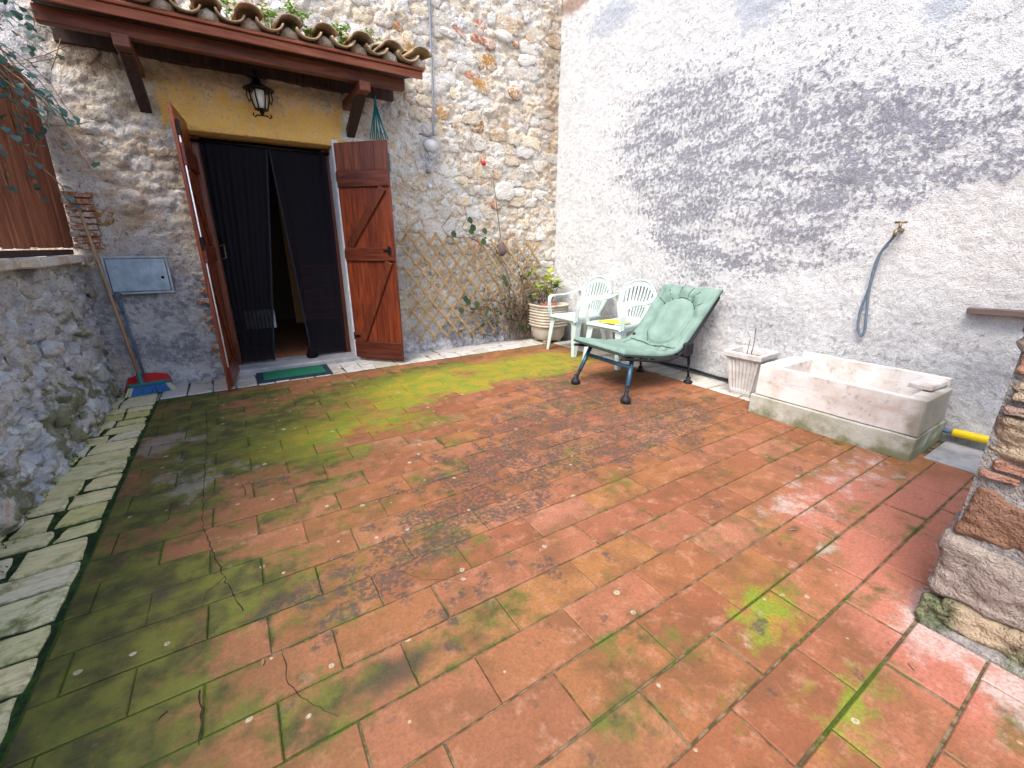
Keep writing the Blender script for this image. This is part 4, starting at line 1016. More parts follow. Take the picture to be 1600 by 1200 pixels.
# cable, caps, small wall bits
def wp_(u, v, off=.04): return Vector(py(u, v, YB-off))
cb = G(); cb.tube([wp_(670, -60), wp_(671, 0), wp_(674, 90), wp_(676, 140), wp_(677, 205), wp_(677, 211)], .011, 8); cb.tube([wp_(677, 210), wp_(668, 212, .035), wp_(655, 209, .02)], .010, 8)
tag(cb.obj('cable', M_cable), 'grey cable conduit hanging down the stone wall right of the canopy', 'cable')
c0 = wp_(673, 228, .03); g_ = G(); g_.lathe([(.0, 0), (.075, .0), (.078, .012), (.0, .018)], (0, 0, 0), 20); o = g_.obj('junction_cover', M_whitecap); o.location = c0; o.rotation_euler = (R(90), 0, 0); o.scale = (1, .78, 1)
tag(o, 'round white plastic cover on the stone wall just below the cable end', 'cover')
for (u, v, m_, lab) in ((669, 268, M_cable, 'small grey knob set in the stone wall below the white cover'), (671, 291, M_white, 'small pale knob lowest of the fittings below the white cover'), (755, 255, M_red, 'small red plastic plug in the stone wall')):
    c0 = wp_(u, v, .03); g_ = G(); g_.lathe([(.0, -.01), (.024, -.01), (.026, .02), (.016, .034), (.0, .036)], (0, 0, 0), 12); o = g_.obj('wall_plug', m_); o.location = c0; o.rotation_euler = (R(90), 0, 0); tag(o, lab, 'plug')
# turquoise cord bundle
rp = G(); top = wp_(586, 160, .14)
for k in range(9):
    e = wp_(578+k*3.6, 218, .12+.02*math.sin(k*2)); m_ = top.lerp(e, .5)+Vector((.012*math.sin(k*3), 0, -.01)); rp.tube([top, m_, e], .006, 5)
rp.tube([top+Vector((0, 0, .05)), top], .012, 6)
tag(rp.obj('cord_bundle', M_rope), 'turquoise cord bundle hanging behind the top of the right shutter', 'cord')
g_ = G(); g_.box(tuple(Vector(py(607, 268, YB-.03))-Vector((.015, .02, .0))), tuple(Vector(py(607, 268, YB-.03))+Vector((.02, .01, .17))), .004); tag(g_.obj('shutter_stay', M_teal, smooth=False), 'dark teal stay plate on the wall behind the right shutter', 'hook')

# meter cupboard
mt = thing('meter_cupboard', (-.64, YB, .98), label='bluish zinc meter cupboard door set in the wall behind the broom', cat='cupboard')
g_ = G()
for lo, hi in (((-.22, -.055, -.16), (.205, -.03, -.143)), ((-.22, -.055, .128), (.205, -.03, .145)), ((-.22, -.055, -.142), (-.203, -.03, .127)), ((.188, -.055, -.142), (.205, -.03, .127))): g_.box(lo, hi, .002)
g_.obj('frame', M_steel2, mt, False); g_ = G(); g_.box((-.198, -.05, -.138), (.183, -.035, .123), .003); g_.obj('door', M_steel, mt, False)
g_ = G(); g_.lathe([(.0, 0), (.012, 0), (.01, .008), (0, .009)], (0, 0, 0), 10); o = g_.obj('lock', M_black, mt); o.location = (.145, -.05, -.03); o.rotation_euler = (R(90), 0, 0)

# broom + dustpan
A, B = Vector((-.795, 4.635, .09)), Vector(py(122, 322, YB-.05))
br = thing('broom', tuple(A-Vector((0, 0, .09))), label='blue-bristled broom leaning head down on its wooden pole', cat='broom')
g_ = G(); g_.tube([A, A.lerp(B, .5), B], .0125, 8); g_.obj('handle', M_pole, br, True, True)
hx = A.x; hy = A.y-.015; rz = R(8)
Mh = Matrix.Translation((hx+.05, hy, 0)) @ Matrix.Rotation(rz, 4, 'Z')
g_ = G(); g_.box((-.14, -.022, .065), (.14, .022, .095), .008, Mh); g_.tube([Mh @ Vector((-.05, 0, .09)), A.lerp(B, .06)], .018, 8); g_.obj('head', M_teal, br, False, True)
gb = G(); gc = G(); gd = G()
for k in range(34):
    u = -.135+.27*k/33
    for q in range(3):
        t0 = Mh @ Vector((u, -.014+.014*q, .066)); t1 = Mh @ Vector((u*1.28+random.gauss(0, .003), -.05+.022*q-.01, .004)); (gc if k < 4 else gd if k > 29 else gb).tube([t0, t1], [.0038, .0045], 4)
gb.obj('bristles', M_blue, br, False, True); gc.obj('end_bristles', M_cream_br, br, False, True); gd.obj('end_bristles', M_cream_br, br, False, True)
dp = thing('dustpan', (-.82, 4.70, 0), label='red long-handled dustpan standing behind the broom head', cat='dustpan')
g_ = G(); V = []; F = []
prof = [(-.145, .0), (-.155, .07), (-.135, .115), (-.06, .135), (0, .14), (.06, .135), (.135, .115), (.155, .07), (.145, .0)]
for (x, z) in prof: V += [(x, .055, z+.004), (x*1.02, -.085, z*.28+.004), (x*.94, .05, z*.93+.004), (x*.96, -.085, z*.2+.004)]
for i in range(len(prof)-1):
    a, c_ = i*4, (i+1)*4; F += [(a, a+1, c_+1, c_), (a+2, c_+2, c_+3, a+3), (a, c_, c_+2, a+2)]
n0 = len(V); V += [(-.145, .055, .004), (.145, .055, .004), (.148, -.10, .003), (-.148, -.10, .003)]; F.append((n0, n0+1, n0+2, n0+3))
n0 = len(V); 
for (x, z) in prof: V.append((x, .056, z+.004))
F.append(tuple(range(n0, n0+len(prof))))
pn = mk('pan', V, F, M_red, dp, False); pn.location = (.06, 0, 0); pn.modifiers.new('s', 'SOLIDIFY').thickness = .003
ht = Vector(py(184, 462, YB-.07)); hb = Vector((-.78, 4.73, .09)); dl = ht-hb
g_ = G(); g_.tube([hb, hb+dl*.8], .010, 8); g_.obj('handle', M_bluegrey, dp, True, True)
g_ = G(); g_.tube([hb+dl*.8, hb+dl*.93], [.012, .016], 8)
ring = [ht+Vector((.024*math.cos(a), 0, .024*math.sin(a))) for a in [2*math.pi*k/16 for k in range(17)]]; g_.tube(ring, .007, 6); g_.obj('grip', M_bluegrey, dp, True, True)

# doormat
c0 = (.36, 4.60)
dm = thing('doormat', (.37, 4.59, .003), (0, 0, R(-1)), label='small green doormat with dark border at the doorstep', cat='doormat')
g_ = G(); g_.box((-.325, -.21, .0), (.325, .19, .010), .003); g_.obj('border', M_matb, dm, False)
g_ = G(); g_.box((-.27, -.155, .0105), (.27, .135, .017), .003); g_.obj('pile', M_matg, dm, False)
lf_ = G(); lf_.box((-.03, -.02, 0), (.03, .02, .035), .015, jit=.006); o = lf_.obj('stone_chip', M_black); o.location = fl(297, 588, .004); tag(o, 'small dark stone lying at the wall foot between dustpan and left shutter', 'stone')

# ================================================================== TRELLIS + CLIMBER
tr = thing('trellis', (1.6, YB-.08, .2), label='diamond lattice of thin wooden slats fixed on the stone wall', cat='trellis')
def clip(x0, z0, dx, dz, poly):
    ts = []; n = len(poly)
    for i in range(n):
        (ax, az), (bx_, bz) = poly[i], poly[(i+1) % n]; ex, ez = bx_-ax, bz-az; den = dx*ez-dz*ex
        if abs(den) < 1e-9: continue
        t = ((ax-x0)*ez-(az-z0)*ex)/den; s_ = ((ax-x0)*dz-(az-z0)*dx)/den
        if 0 <= s_ <= 1: ts.append(t)
    return (min(ts), max(ts)) if len(ts) > 1 and max(ts)-min(ts) > .12 else None
pts = [py(622, 350, YB-.08), py(700, 372, YB-.08), py(845, 398, YB-.08), py(845, 470, YB-.08), py(800, 530, YB-.08), py(640, 525, YB-.08)]
poly = [(p[0], p[2]) for p in pts]
poly = [(1.60, 1.38), (2.25, 1.30), (3.40, 1.22), (3.40, .35), (3.0, .16), (1.66, .16)]
for s_, yo in ((1, -.006), (-1, -.018)):
    dx, dz = .62, .785*s_
    for k in range(-12, 26):
        x0, z0 = 1.0+k*.165, .7
        r2_ = clip(x0, z0, dx, dz, poly)
        if not r2_: continue
        a = Vector((x0+dx*r2_[0], YB-.105+yo, z0+dz*r2_[0])); c_ = Vector((x0+dx*r2_[1], YB-.105+yo, z0+dz*r2_[1]))
        e = random.uniform(.0, .05); d = (c_-a); d2 = d.normalized(); a -= d2*e; c_ += d2*random.uniform(0, .05); d = c_-a
        M_ = Matrix.Translation(a-origin(tr)) @ Matrix.Rotation(math.atan2(d.x, d.z), 4, 'Y')
        g_ = G(); g_.box((-.012, -.005, 0), (.012, .005, d.length), .0015, M_); g_.obj('slat', M_lattice, tr, False)
cl = thing('climbing_plant', (3.15, YB-.12, .05), label='half-dead climber with bare stems and few dark leaves on the trellis', cat='plant')
g_ = G(); lv = G()
def twigline(p, d, n, step, jit, grav=0):
    P = [Vector(p)]; d = Vector(d).normalized()
    for i in range(n):
        d = (d+Vector((random.gauss(0, jit), random.gauss(0, jit*.3), random.gauss(0, jit)+grav))).normalized(); P.append(P[-1]+d*step)
    return P
for k in range(44):
    x0 = 3.15+random.gauss(0, .14); P = twigline((x0, YB-.12-random.uniform(0, .05), .04), (random.gauss(-.05, .18), 0, 1), random.randint(8, 22), .055, .13)
    P = [Vector((min(p.x, XR-.06), max(min(p.y, YB-.09), YB-.20), p.z)) for p in P]
    g_.tube(P, [.005*(1-i/len(P)*.7) for i in range(len(P))], 4, False)
    for p in P[3:]:
        if random.random() < .10: lv.add(*leaf(p, Vector((random.gauss(0, 1), random.uniform(-1, -.3), random.gauss(0, .6))), random.uniform(.03, .06), random.uniform(.03, .045)))
for k in range(60):
    p = Vector((random.uniform(2.3, 3.5), YB-.13, random.uniform(.10, .5)))
    P = twigline(p, (random.gauss(0, 1), 0, random.uniform(-.2, 1)), 6, .05, .4); g_.tube(P, .003, 4, False)
    for q in P[1:]:
        if random.random() < .5: lv.add(*leaf(q, Vector((random.gauss(0, 1), random.uniform(-1, -.2), random.gauss(0, .7))), random.uniform(.025, .05), random.uniform(.02, .04)))
main_vine = [Vector(py(u, v, YB-.12)) for u, v in ((815, 505), (800, 450), (790, 420), (765, 385), (735, 372), (700, 370), (690, 355), (705, 335))]
g_.tube(main_vine, .005, 5); g_.tube([Vector(py(u, v, YB-.12)) for u, v in ((735, 372), (722, 355), (730, 340), (726, 325))], .003, 4)
g_.tube([Vector(py(u, v, YB-.12)) for u, v in ((725, 360), (760, 372), (800, 400), (820, 450))], .003, 4)
for (u, v) in ((710, 366), (734, 344), (737, 356), (757, 361), (754, 378), (787, 434), (793, 444), (729, 467), (732, 472), (745, 475), (720, 485), (736, 362), (830, 465)):
    p = Vector(py(u, v, YB-.14)); lv.add(*leaf(p+Vector((0, 0, .04)), Vector((random.gauss(0, .3), -.3, -1)), .085, .075, up=Vector((0, 1, 0)), bend=.05))
g_.obj('stems', M_bark, cl); 
for o in (lv.obj('leaves', M_vine, cl),): pass
cl_off = origin(cl)
for o in cl.children:
    for v in o.data.vertices: v.co -= cl_off
bl = thing('hanging_bulb', tuple(py(783, 388, YB-.10)), label='grey-brown gourd-shaped nest hanging on a thin rod above the trellis', cat='nest')
g_ = G(); g_.lathe([(.0, -.095), (.035, -.09), (.062, -.05), (.066, -.01), (.05, .035), (.022, .07), (.008, .10)], (0, 0, 0), 16); g_.obj('body', M_plank, bl)
g_ = G(); g_.tube([Vector(py(783, 378, YB-.1))-Vector(bl.location), Vector(py(776, 320, YB-.07))-Vector(bl.location), Vector(py(770, 275, YB-.06))-Vector(bl.location)], .0045, 5); g_.obj('rod', M_bark, bl)

# ================================================================== PLANTS top left
iv = thing('ivy', (-.9, YB-.3, 2.3), label='straggling ivy with bluish leaves over the top of the board screen', cat='plant')
g_ = G(); lv = G()
random.seed(5)
for k in range(34):
    p0 = Vector((-.95+random.gauss(0, .05), random.uniform(3.0, 4.6), 2.42+random.uniform(-.05, .5)))
    d = Vector((random.uniform(-.3, .35), random.gauss(0, .7), random.uniform(-.9, .5)))
    P = twigline(p0, d, random.randint(5, 9), .04, .34, -.05); g_.tube(P, [.0035*(1-i/len(P)*.6) for i in range(len(P))], 4, False)
    for q in P[2:]:
        if random.random() < .34: lv.add(*leaf(q, Vector((random.gauss(.2, 1), random.gauss(-.3, 1), random.gauss(-.3, .6))), random.uniform(.03, .06), random.uniform(.03, .055), up=Vector((.3, -.4, 1))))
for k in range(150):
    q = Vector((random.uniform(-.98, -.72), random.uniform(3.3, 4.7), random.uniform(2.35, 2.95))); lv.add(*leaf(q, Vector((random.gauss(.2, 1), random.gauss(-.3, 1), random.gauss(-.3, .6))), random.uniform(.03, .06), random.uniform(.03, .055), up=Vector((.3, -.4, 1))))
for k in range(20):      # trailers hanging over the boards
    P = twigline((-.93, random.uniform(3.3, 4.25), 2.32), (.25, random.gauss(0, .3), -1), random.randint(8, 22), .045, .22, -.10)
    P = [Vector((max(p.x, -.96), p.y, p.z)) for p in P]
    g_.tube(P, .003, 4, False)
    for q in P[1:]:
        if random.random() < .55: lv.add(*leaf(q, Vector((random.uniform(.2, 1), random.gauss(-.3, .6), random.gauss(-.4, .6))), random.uniform(.03, .055), random.uniform(.03, .05), up=Vector((.3, -.4, 1))))
g2_ = G()
for (a, c_) in (((95, 60), (80, 110)), ((0, 100), (100, 88)), ((68, 170), (85, 172)), ((72, 196), (140, 190)), ((30, 95), (108, 70))):
    A_, B_ = Vector(py(*a, YB-.12)), Vector(py(*c_, YB-.08)); g2_ = G(); g2_.tube([A_, A_.lerp(B_, .5)+Vector((0, -.02, -.02)), B_], .0028, 4); g2_.obj('wall_twig', M_twig, iv, True, True)
for nm, gg, mm in (('stems', g_, M_twig), ('leaves', lv, M_ivy)): gg.obj(nm, mm, iv, True, True)

# ================================================================== POTS
def potx(t, prof, mat, n=48, sq=0, flute=0):
    g_ = G(); g_.lathe(prof, (0, 0, 0), n, sq); return g_.obj('pot', mat, t)
P1 = (3.43, 4.50)
pt = thing('ribbed_planter', (*P1, .0), label='large round cream planter with horizontal ribs in the corner beside the trellis', cat='planter')
prof = [(.0, .03), (.15, .03), (.185, .07), (.20, .16), (.205, .20)]
z = .205
for k in range(7): prof += [(.213, z+.004), (.225, z+.010), (.228, z+.026), (.214, z+.034)]; z += .036
prof += [(.235, z+.008), (.24, z+.028), (.232, z+.036), (.212, z+.034), (.205, z-.03), (.0, z-.035)]
g_ = G(); g_.lathe(prof, (0, 0, 0), 40, 3.2); g_.obj('pot', M_pot, pt)
for a in (45, 135, 225, 315): g_ = G(); g_.lathe([(.0, 0), (.045, 0), (.05, .035), (.0, .04)], (.13*math.cos(R(a)), .13*math.sin(R(a)), .004), 10); g_.obj('foot', M_pot, pt)
g_ = G(); g_.lathe([(.0, 0), (.20, .0), (.18, .008), (.0, .014)], (0, 0, z-.03), 24); g_.obj('soil', M_soil, pt)
sp = thing('clay_saucer', (P1[0]-.07, P1[1]-.09, z+.02), label='red clay saucer resting on the rim of the ribbed planter', cat='saucer')
g_ = G(); g_.lathe([(.0, 0), (.09, 0), (.105, .025), (.098, .027), (.085, .01), (.0, .008)], (0, 0, 0), 24); g_.obj('dish', M_redpot, sp)
shb = thing('potted_shrub', (P1[0]-.02, P1[1]+.02, z-.02), label='small leggy shrub with yellow-green leaves growing in the ribbed planter', cat='plant')
g_ = G(); lv = G()
for k in range(9):
    P = twigline((random.gauss(0, .02), random.gauss(0, .02), 0), (random.gauss(0, .25), random.gauss(0, .25), 1), random.randint(6, 9), .052, .12); g_.tube(P, [.006*(1-i/len(P)*.6) for i in range(len(P))], 5, False)
    for q in P[4:]+[P[-1]]*4:
        if random.random() < .8:
            dd = Vector((random.gauss(0, 1), random.gauss(0, 1), random.uniform(-.3, .4))); lv.add(*leaf(q, dd, random.uniform(.10, .17), random.uniform(.05, .075), bend=-.2))
g_.obj('stems', M_bark, shb); lv.obj('leaves', M_shrubl, shb)

# fluted small pot: square, tapering
P2 = (3.545, 1.86)
p2 = thing('fluted_pot', (*P2, 0), (0, 0, R(4)), label='small square white fluted pot between the green lounger and the stone trough', cat='planter')
def sqring(h, z, fl_d=0, n=8, corner=.02):
    P = []
    for s_ in range(4):
        a = math.pi/2*s_
        for k in range(n*4):
            t = -1+2*k/(n*4); amp = fl_d*(.5+.5*math.cos(k/4*2*math.pi)) if abs(t) < .86 else 0
            x, y = h-amp, t*h
            P.append((x*math.cos(a)-y*math.sin(a), x*math.sin(a)+y*math.cos(a), z))
    return P
rings = [(.085, .02, 0), (.088, .045, 0), (.092, .055, .013), (.128, .30, .013), (.131, .315, 0), (.150, .33, 0), (.154, .365, 0), (.150, .375, 0), (.128, .372, 0), (.118, .30, 0), (.0, .29, 0)]
V = []; 
for h, z, d in rings: V += sqring(h, z, d)
nn = len(sqring(.1, 0)); F = [(i*nn+k, i*nn+(k+1) % nn, (i+1)*nn+(k+1) % nn, (i+1)*nn+k) for i in range(len(rings)-1) for k in range(nn)]
mk('pot', V, F, M_pot2, p2, False)
g_ = G(); g_.add(sqring(.12, .318), [tuple(range(nn))]); g_.obj('soil', M_soil, p2, False)
g_ = G(); g_.box((-.08, -.08, .0), (.08, .08, .022), .004); g_.obj('foot', M_pot2, p2, False)
tw = thing('dry_twig', (*P2, .31), label='bare dry twigs sticking up from the small fluted pot', cat='plant')
g_ = G(); g_.tube([(0, 0, 0), (.0, -.01, .12), (.01, .0, .25)], .0035, 5); g_.obj('stem', M_bark, tw); g_ = G(); g_.tube([(.01, .04, 0), (.0, .03, .08), (-.01, .02, .16)], .003, 5); g_.obj('stem', M_bark, tw)
g_ = G(); 
for k in range(4): g_.add(*leaf(Vector((.01, 0, .25)), Vector((random.gauss(0, 1), random.gauss(0, 1), .3)), .025, .012))
g_.obj('leaves', M_twig, tw)

# ================================================================== STONE TROUGH
tx0, tx1, ty0, ty1 = 3.165, 3.70, .645, 1.585
tg = thing('stone_trough', (3.43, 1.12, 0), (0, 0, 0), label='old white marble basin trough on a mossy concrete base against the right wall', cat='trough')
def slabbox(name, lo, hi, mat, bv=.008, amp=.003):
    bm = bmesh.new(); bmesh.ops.create_cube(bm, size=1)
    for v in bm.verts: v.co = Vector([(a+b_)/2+c_*(b_-a) for a, b_, c_ in zip(lo, hi, v.co)])
    bmesh.ops.bevel(bm, geom=list(bm.edges), offset=bv*.5, segments=1, affect='EDGES'); bmesh.ops.subdivide_edges(bm, edges=[e for e in bm.edges if e.calc_length() > .12], cuts=7, use_grid_fill=True)
    for v in bm.verts: v.co += mnoise.noise_vector(v.co*5)*amp+mnoise.noise_vector(v.co*30)*amp*.4
    bm.verts.index_update(); V = [v.co[:] for v in bm.verts]; F = [[v.index for v in f.verts] for f in bm.faces]; bm.free()
    o = mk(name, V, F, mat, tg, True, True); auto(o, 25); return o
slabbox('base', (tx0-.012, ty0+.0, -.005), (tx1+.02, ty1+.02, .145), M_conc, .012, .006)
slabbox('front_slab', (tx0+.004, ty0+.002, .150), (tx0+.05, ty1-.004, .375), M_marble, .008)
slabbox('back_slab', (tx1-.045, ty0+.03, .150), (tx1+.0, ty1-.06, .418), M_marble, .006)
slabbox('end_slab', (tx0+.054, ty1-.135, .150), (tx1-.05, ty1-.006, .378), M_marble, .008)
slabbox('end_slab', (tx0+.054, ty0+.006, .150), (tx1-.05, ty0+.10, .365), M_marble, .008)
slabbox('basin_floor', (tx0+.054, ty0+.104, .146), (tx1-.05, ty1-.139, .23), M_marble, .004)
g_ = G(); g_.lathe([(.0, .0), (.028, .0), (.03, .004), (.0, .006)], (3.46, 1.0, .232), 16); g_.obj('drain', M_black, tg, True, True)
lid = G(); lid.box((-.13, -.055, 0), (.13, .055, .030), .003, jit=.004); o = lid.obj('loose_slab', M_marble, None, False); o.location = (3.55, .745, .372); o.rotation_euler = (0, 0, R(-4)); tag(o, 'loose pale stone slab lying across the right end of the trough', 'slab')

# yellow pipe + dark hose
py_ = thing('yellow_pipe', (3.70, .5, .09), label='yellow corrugated pipe sleeve between trough and stone pier', cat='pipe')
A, B = Vector((3.70, .60, .078)), Vector((3.69, .40, .088)); P = [A.lerp(B, t/24) for t in range(25)]
g_ = G(); g_.tube(P, [.026 if i % 2 else .023 for i in range(25)], 14); g_.obj('sleeve', M_yellow, py_, True, True)
g_ = G(); g_.tube([(3.70, .72, .075), (3.70, .62, .077), A], .016, 10); g_.obj('hose_end', M_bluegrey, py_, True, True)
cb = G(); P = [Vector((XR-.055, 3.3-.1*k, .035+.006*math.sin(k))) for k in range(15)]; cb.tube(P, .012, 8); tag(cb.obj('floor_cable', M_blackrub), 'black cable running along the foot of the right wall', 'cable')

# tap + hose
T = Vector((XR-.03, 1.135, 1.30))
tp = thing('wall_tap', tuple(T), label='old brass tap on the white plaster patch of the right wall', cat='tap')
g_ = G(); g_.tube([(.03, 0, 0), (-.05, 0, 0), (-.075, 0, -.006), (-.085, 0, -.04)], [.013, .013, .012, .010], 10); g_.obj('spout', M_brass, tp)
g_ = G(); g_.tube([(-.03, 0, .0), (-.03, 0, .045)], .009, 8); g_.tube([(-.03, -.032, .048), (-.03, .032, .048)], .007, 8); g_.obj('lever', M_brass, tp)
hs = G(); H0 = T+Vector((-.085, 0, -.035))
def bez(P, n=30):
    P = [Vector(p) for p in P]; out = []
    for i in range(n+1):
        t = i/n; Q = P[:]
        while len(Q) > 1: Q = [a.lerp(c_, t) for a, c_ in zip(Q[:-1], Q[1:])]
        out.append(Q[0])
    return out
w2 = lambda u, v, o=.04: px(u, v, XR-o)
path = [H0]+[Vector(w2(u, v, o)) for u, v, o in ((1395, 372, .07), (1378, 392, .06), (1367, 420, .05), (1358, 450, .045), (1346, 480, .045), (1341, 505, .045), (1342, 520, .045), (1346, 525, .045), (1351, 515, .045), (1354, 490, .045), (1357, 460, .045), (1364, 425, .05), (1374, 398, .055), (1388, 382, .06))]
def smoothp(P, k=4):
    P = [Vector(p) for p in P]; out = []
    for i in range(len(P)-1):
        p0, p1, p2_, p3 = P[max(i-1, 0)], P[i], P[i+1], P[min(i+2, len(P)-1)]
        for q in range(k):
            t = q/k; out.append(.5*((2*p1)+(-p0+p2_)*t+(2*p0-5*p1+4*p2_-p3)*t*t+(-p0+3*p1-3*p2_+p3)*t*t*t))
    out.append(P[-1]); return out
hs.tube(smoothp(path), .0085, 8); tag(hs.obj('garden_hose', M_hose), 'blue-grey garden hose looped over the tap on the right wall', 'hose')
pk = thing('wall_plank', (XR-.03, .6, .84), label='short weathered wooden plank fixed on the right wall beside the pier', cat='plank')
g_ = G(); a = Vector(px(1512, 485, XR-.04)); c_ = Vector(px(1640, 499, XR-.04)); d = c_-a
M_ = Matrix.Translation(a-Vector(pk.location)) @ Matrix.Rotation(math.atan2(-d.z, -d.y)*-1, 4, 'X')
g_.box((-.03, -d.length, -.018), (.03, 0, .018), .003, M_); g_.obj('board', M_plank, pk, False)

# ================================================================== PLASTIC CHAIRS (facing local +X)
def make_chair():
    t = thing('plastic_chair')
    SW, SD, SH = .245, .21, .43     # half width, half depth, seat height
    # seat: dished sheet with rounded front lip
    nu_, nv_ = 15, 13; V = []
    for j in range(nv_):
        for i in range(nu_):
            u, v = -1+2*i/(nu_-1), j/(nv_-1)
            x = -SD+2*SD*v*1.06; w_ = SW*(.86+.12*v)
            z = SH-.018*(1-u*u)*math.sin(min(1, v*1.15)*math.pi)-(.030*((v-.85)/.15)**2 if v > .85 else 0)-(.02*max(0, (abs(u)-.85)/.15)**2)
            V.append((x, u*w_, z))
    o = mk('seat', V, grid_faces(nu_, nv_), M_plastic, t); m = o.modifiers.new('s', 'SOLIDIFY'); m.thickness = .007; m.offset = -1
    g_ = G(); ap = []   # skirt under the front and side edges
    for (a, c_) in (((SD+.005, -SW*.95), (SD+.005, SW*.95)), ((-SD, -SW*.86), (SD, -SW*.97)), ((-SD, SW*.86), (SD, SW*.97))):
        A_, B_ = Vector((*a, 0)), Vector((*c_, 0)); dd = (B_-A_).normalized(); nn_ = Vector((-dd.y, dd.x, 0))*.003; nseg = 10; V = []
        for k in range(nseg+1):
            p = A_.lerp(B_, k/nseg); arch = .018+.022*abs(2*k/nseg-1)**3
            V += [(p+nn_)[:2]+(SH-.012,), (p+nn_)[:2]+(SH-.012-arch-.02,), (p-nn_)[:2]+(SH-.012-arch-.02,), (p-nn_)[:2]+(SH-.012,)]
        F = []
        for k in range(nseg):
            for q in range(4): F.append((k*4+q, k*4+(q+1) % 4, (k+1)*4+(q+1) % 4, (k+1)*4+q))
        g_.add(V, F)
    g_.obj('apron', M_plastic, t, False)
    # backrest: arched sheet with fan of slots
    ns = 9; BH = .43; cols = []   # column boundaries
    us = [-1.0, -.88]
    sl = (2*.84)/(ns*1.0)
    uu = [-1.0, -.93]; slot = []
    x = -.84
    for k in range(ns):
        uu += [x+sl*.30, x+sl*.72]; slot.append(len(uu)-2); x += sl
    uu += [.93, 1.0]
    vv = [0, .04, .10, .2, .3, .4, .47, .50, .6, .7, .8, .86, .92, .97, 1.0]
    def P_(u, v):
        wd = .155+.085*math.sin(min(1, v*1.12)*math.pi/2)
        top = 1-.36*(abs(u)**2.6)
        zz = SH-.01+BH*v*(top if v > .3 else 1-(1-top)*v/.3*1.0)
        zz = SH-.01+BH*v*(1-(1-top)*min(1, v/.6))
        wd2 = wd*(1-.10*max(0, v-.75)/.25*0)
        return (-SD-.02-.115*v-.0+.055*u*u*(.6+.4*v), u*wd2, zz)
    V = [P_(u, v) for v in vv for u in uu]; NU = len(uu)
    def sk(i, j):
        if i in slot:
            if 7 <= j <= 10: return True
            if 2 <= j <= 4 and i in slot[1:-1]: return True
        return False
    o = mk('backrest', V, grid_faces(NU, len(vv), sk), M_plastic, t); m = o.modifiers.new('s', 'SOLIDIFY'); m.thickness = .010
    m = o.modifiers.new('b', 'BEVEL'); m.width = .002; m.segments = 1
    # rim tube around the back
    g_ = G(); rim = [P_(-1, v) for v in vv[:-1]]+[P_(u, 1) for u in np.linspace(-1, 1, 15)]+[P_(1, v) for v in vv[::-1][1:]]
    g_.tube(rim, .011, 6, flat=1.2); g_.obj('back_rim', M_plastic, t)
    # legs: L-section, tapering
    for sx, sy in ((1, -1), (1, 1), (-1, -1), (-1, 1)):
        top = Vector((sx*(SD-.005) if sx > 0 else -SD-.0, sy*SW*(.94 if sx > 0 else .84), SH-.015)); bot = Vector((sx*(SD+.035) if sx > 0 else -SD-.10, sy*SW*(1.04 if sx > 0 else .98), 0))
        V = []; F = []; K = 6
        for k in range(K+1):
            f_ = k/K; p = top.lerp(bot, f_); wl = .085*(1-f_)+.042*f_; th_ = .006
            out = [(0, 0), (-sx*wl, 0), (-sx*wl, -sy*th_), (-sx*th_, -sy*th_), (-sx*th_, -sy*wl), (0, -sy*wl)]
            V += [(p.x+a, p.y+c_, p.z) for a, c_ in out]
        for k in range(K):
            for q in range(6): F.append((k*6+q, k*6+(q+1) % 6, (k+1)*6+(q+1) % 6, (k+1)*6+q))
        F += [tuple(range(6)), tuple(K*6+q for q in range(5, -1, -1))]
        mk('leg', V, F, M_plastic, t, False)
    # arms: ribbon from the back rim forward and down to the seat corner
    for sy in (-1, 1):
        P = [Vector(P_(sy, .70))+Vector((0, 0, .0)), (-SD-.03, sy*(SW+.010), SH+.255), (-SD+.10, sy*(SW+.028), SH+.225), (0, sy*(SW+.032), SH+.215), (SD-.07, sy*(SW+.030), SH+.215), (SD-.015, sy*(SW+.024), SH+.195), (SD+.006, sy*(SW+.012), SH+.14), (SD+.004, sy*(SW+.000), SH+.05), (SD-.004, sy*(SW-.010), SH-.03)]
        P = smoothp(P, 4); V = []; F = []; n = len(P)
        for i, p in enumerate(P):
            tg_ = (P[min(i+1, n-1)]-P[max(i-1, 0)]).normalized(); side = Vector((0, 1, 0)); nn_ = tg_.cross(side).normalized()
            f_ = i/(n-1); hw = .027+.014*math.sin(min(1, f_*1.4)*math.pi)
            for a, c_ in ((-hw, -.004), (hw, -.004), (hw*1.0, .004), (hw*.6, .009), (-hw*.6, .009), (-hw, .004)): V.append(p+side*a-nn_*c_)
        for i in range(n-1):
            for q in range(6): F.append((i*6+q, i*6+(q+1) % 6, (i+1)*6+(q+1) % 6, (i+1)*6+q))
        F += [tuple(range(5, -1, -1)), tuple((n-1)*6+q for q in range(6))]
        auto(mk('armrest', V, F, M_plastic, t, True), 50)
    return t
def copy_tree(o, parent=None):
    c_ = o.copy(); COL.objects.link(c_)
    if parent: c_.parent = parent
    for ch in list(o.children): copy_tree(ch, c_)
    return c_
ch1 = make_chair(); ch2 = copy_tree(ch1)
ch1.location = (3.36, 3.85, .002); ch1.rotation_euler = (0, 0, R(180)); tag(ch1, 'white plastic garden armchair beside the ribbed planter, empty seat', 'chair', 'white plastic garden chairs')
ch2.location = (3.38, 3.215, .002); ch2.rotation_euler = (0, 0, R(183)); tag(ch2, 'white plastic garden armchair with a magazine on its seat, behind the green lounger', 'chair', 'white plastic garden chairs')
mg = thing('magazine', (3.31, 3.23, .438), (0, R(2), R(12)), label='open magazine with yellow cover lying on the plastic chair seat', cat='magazine')
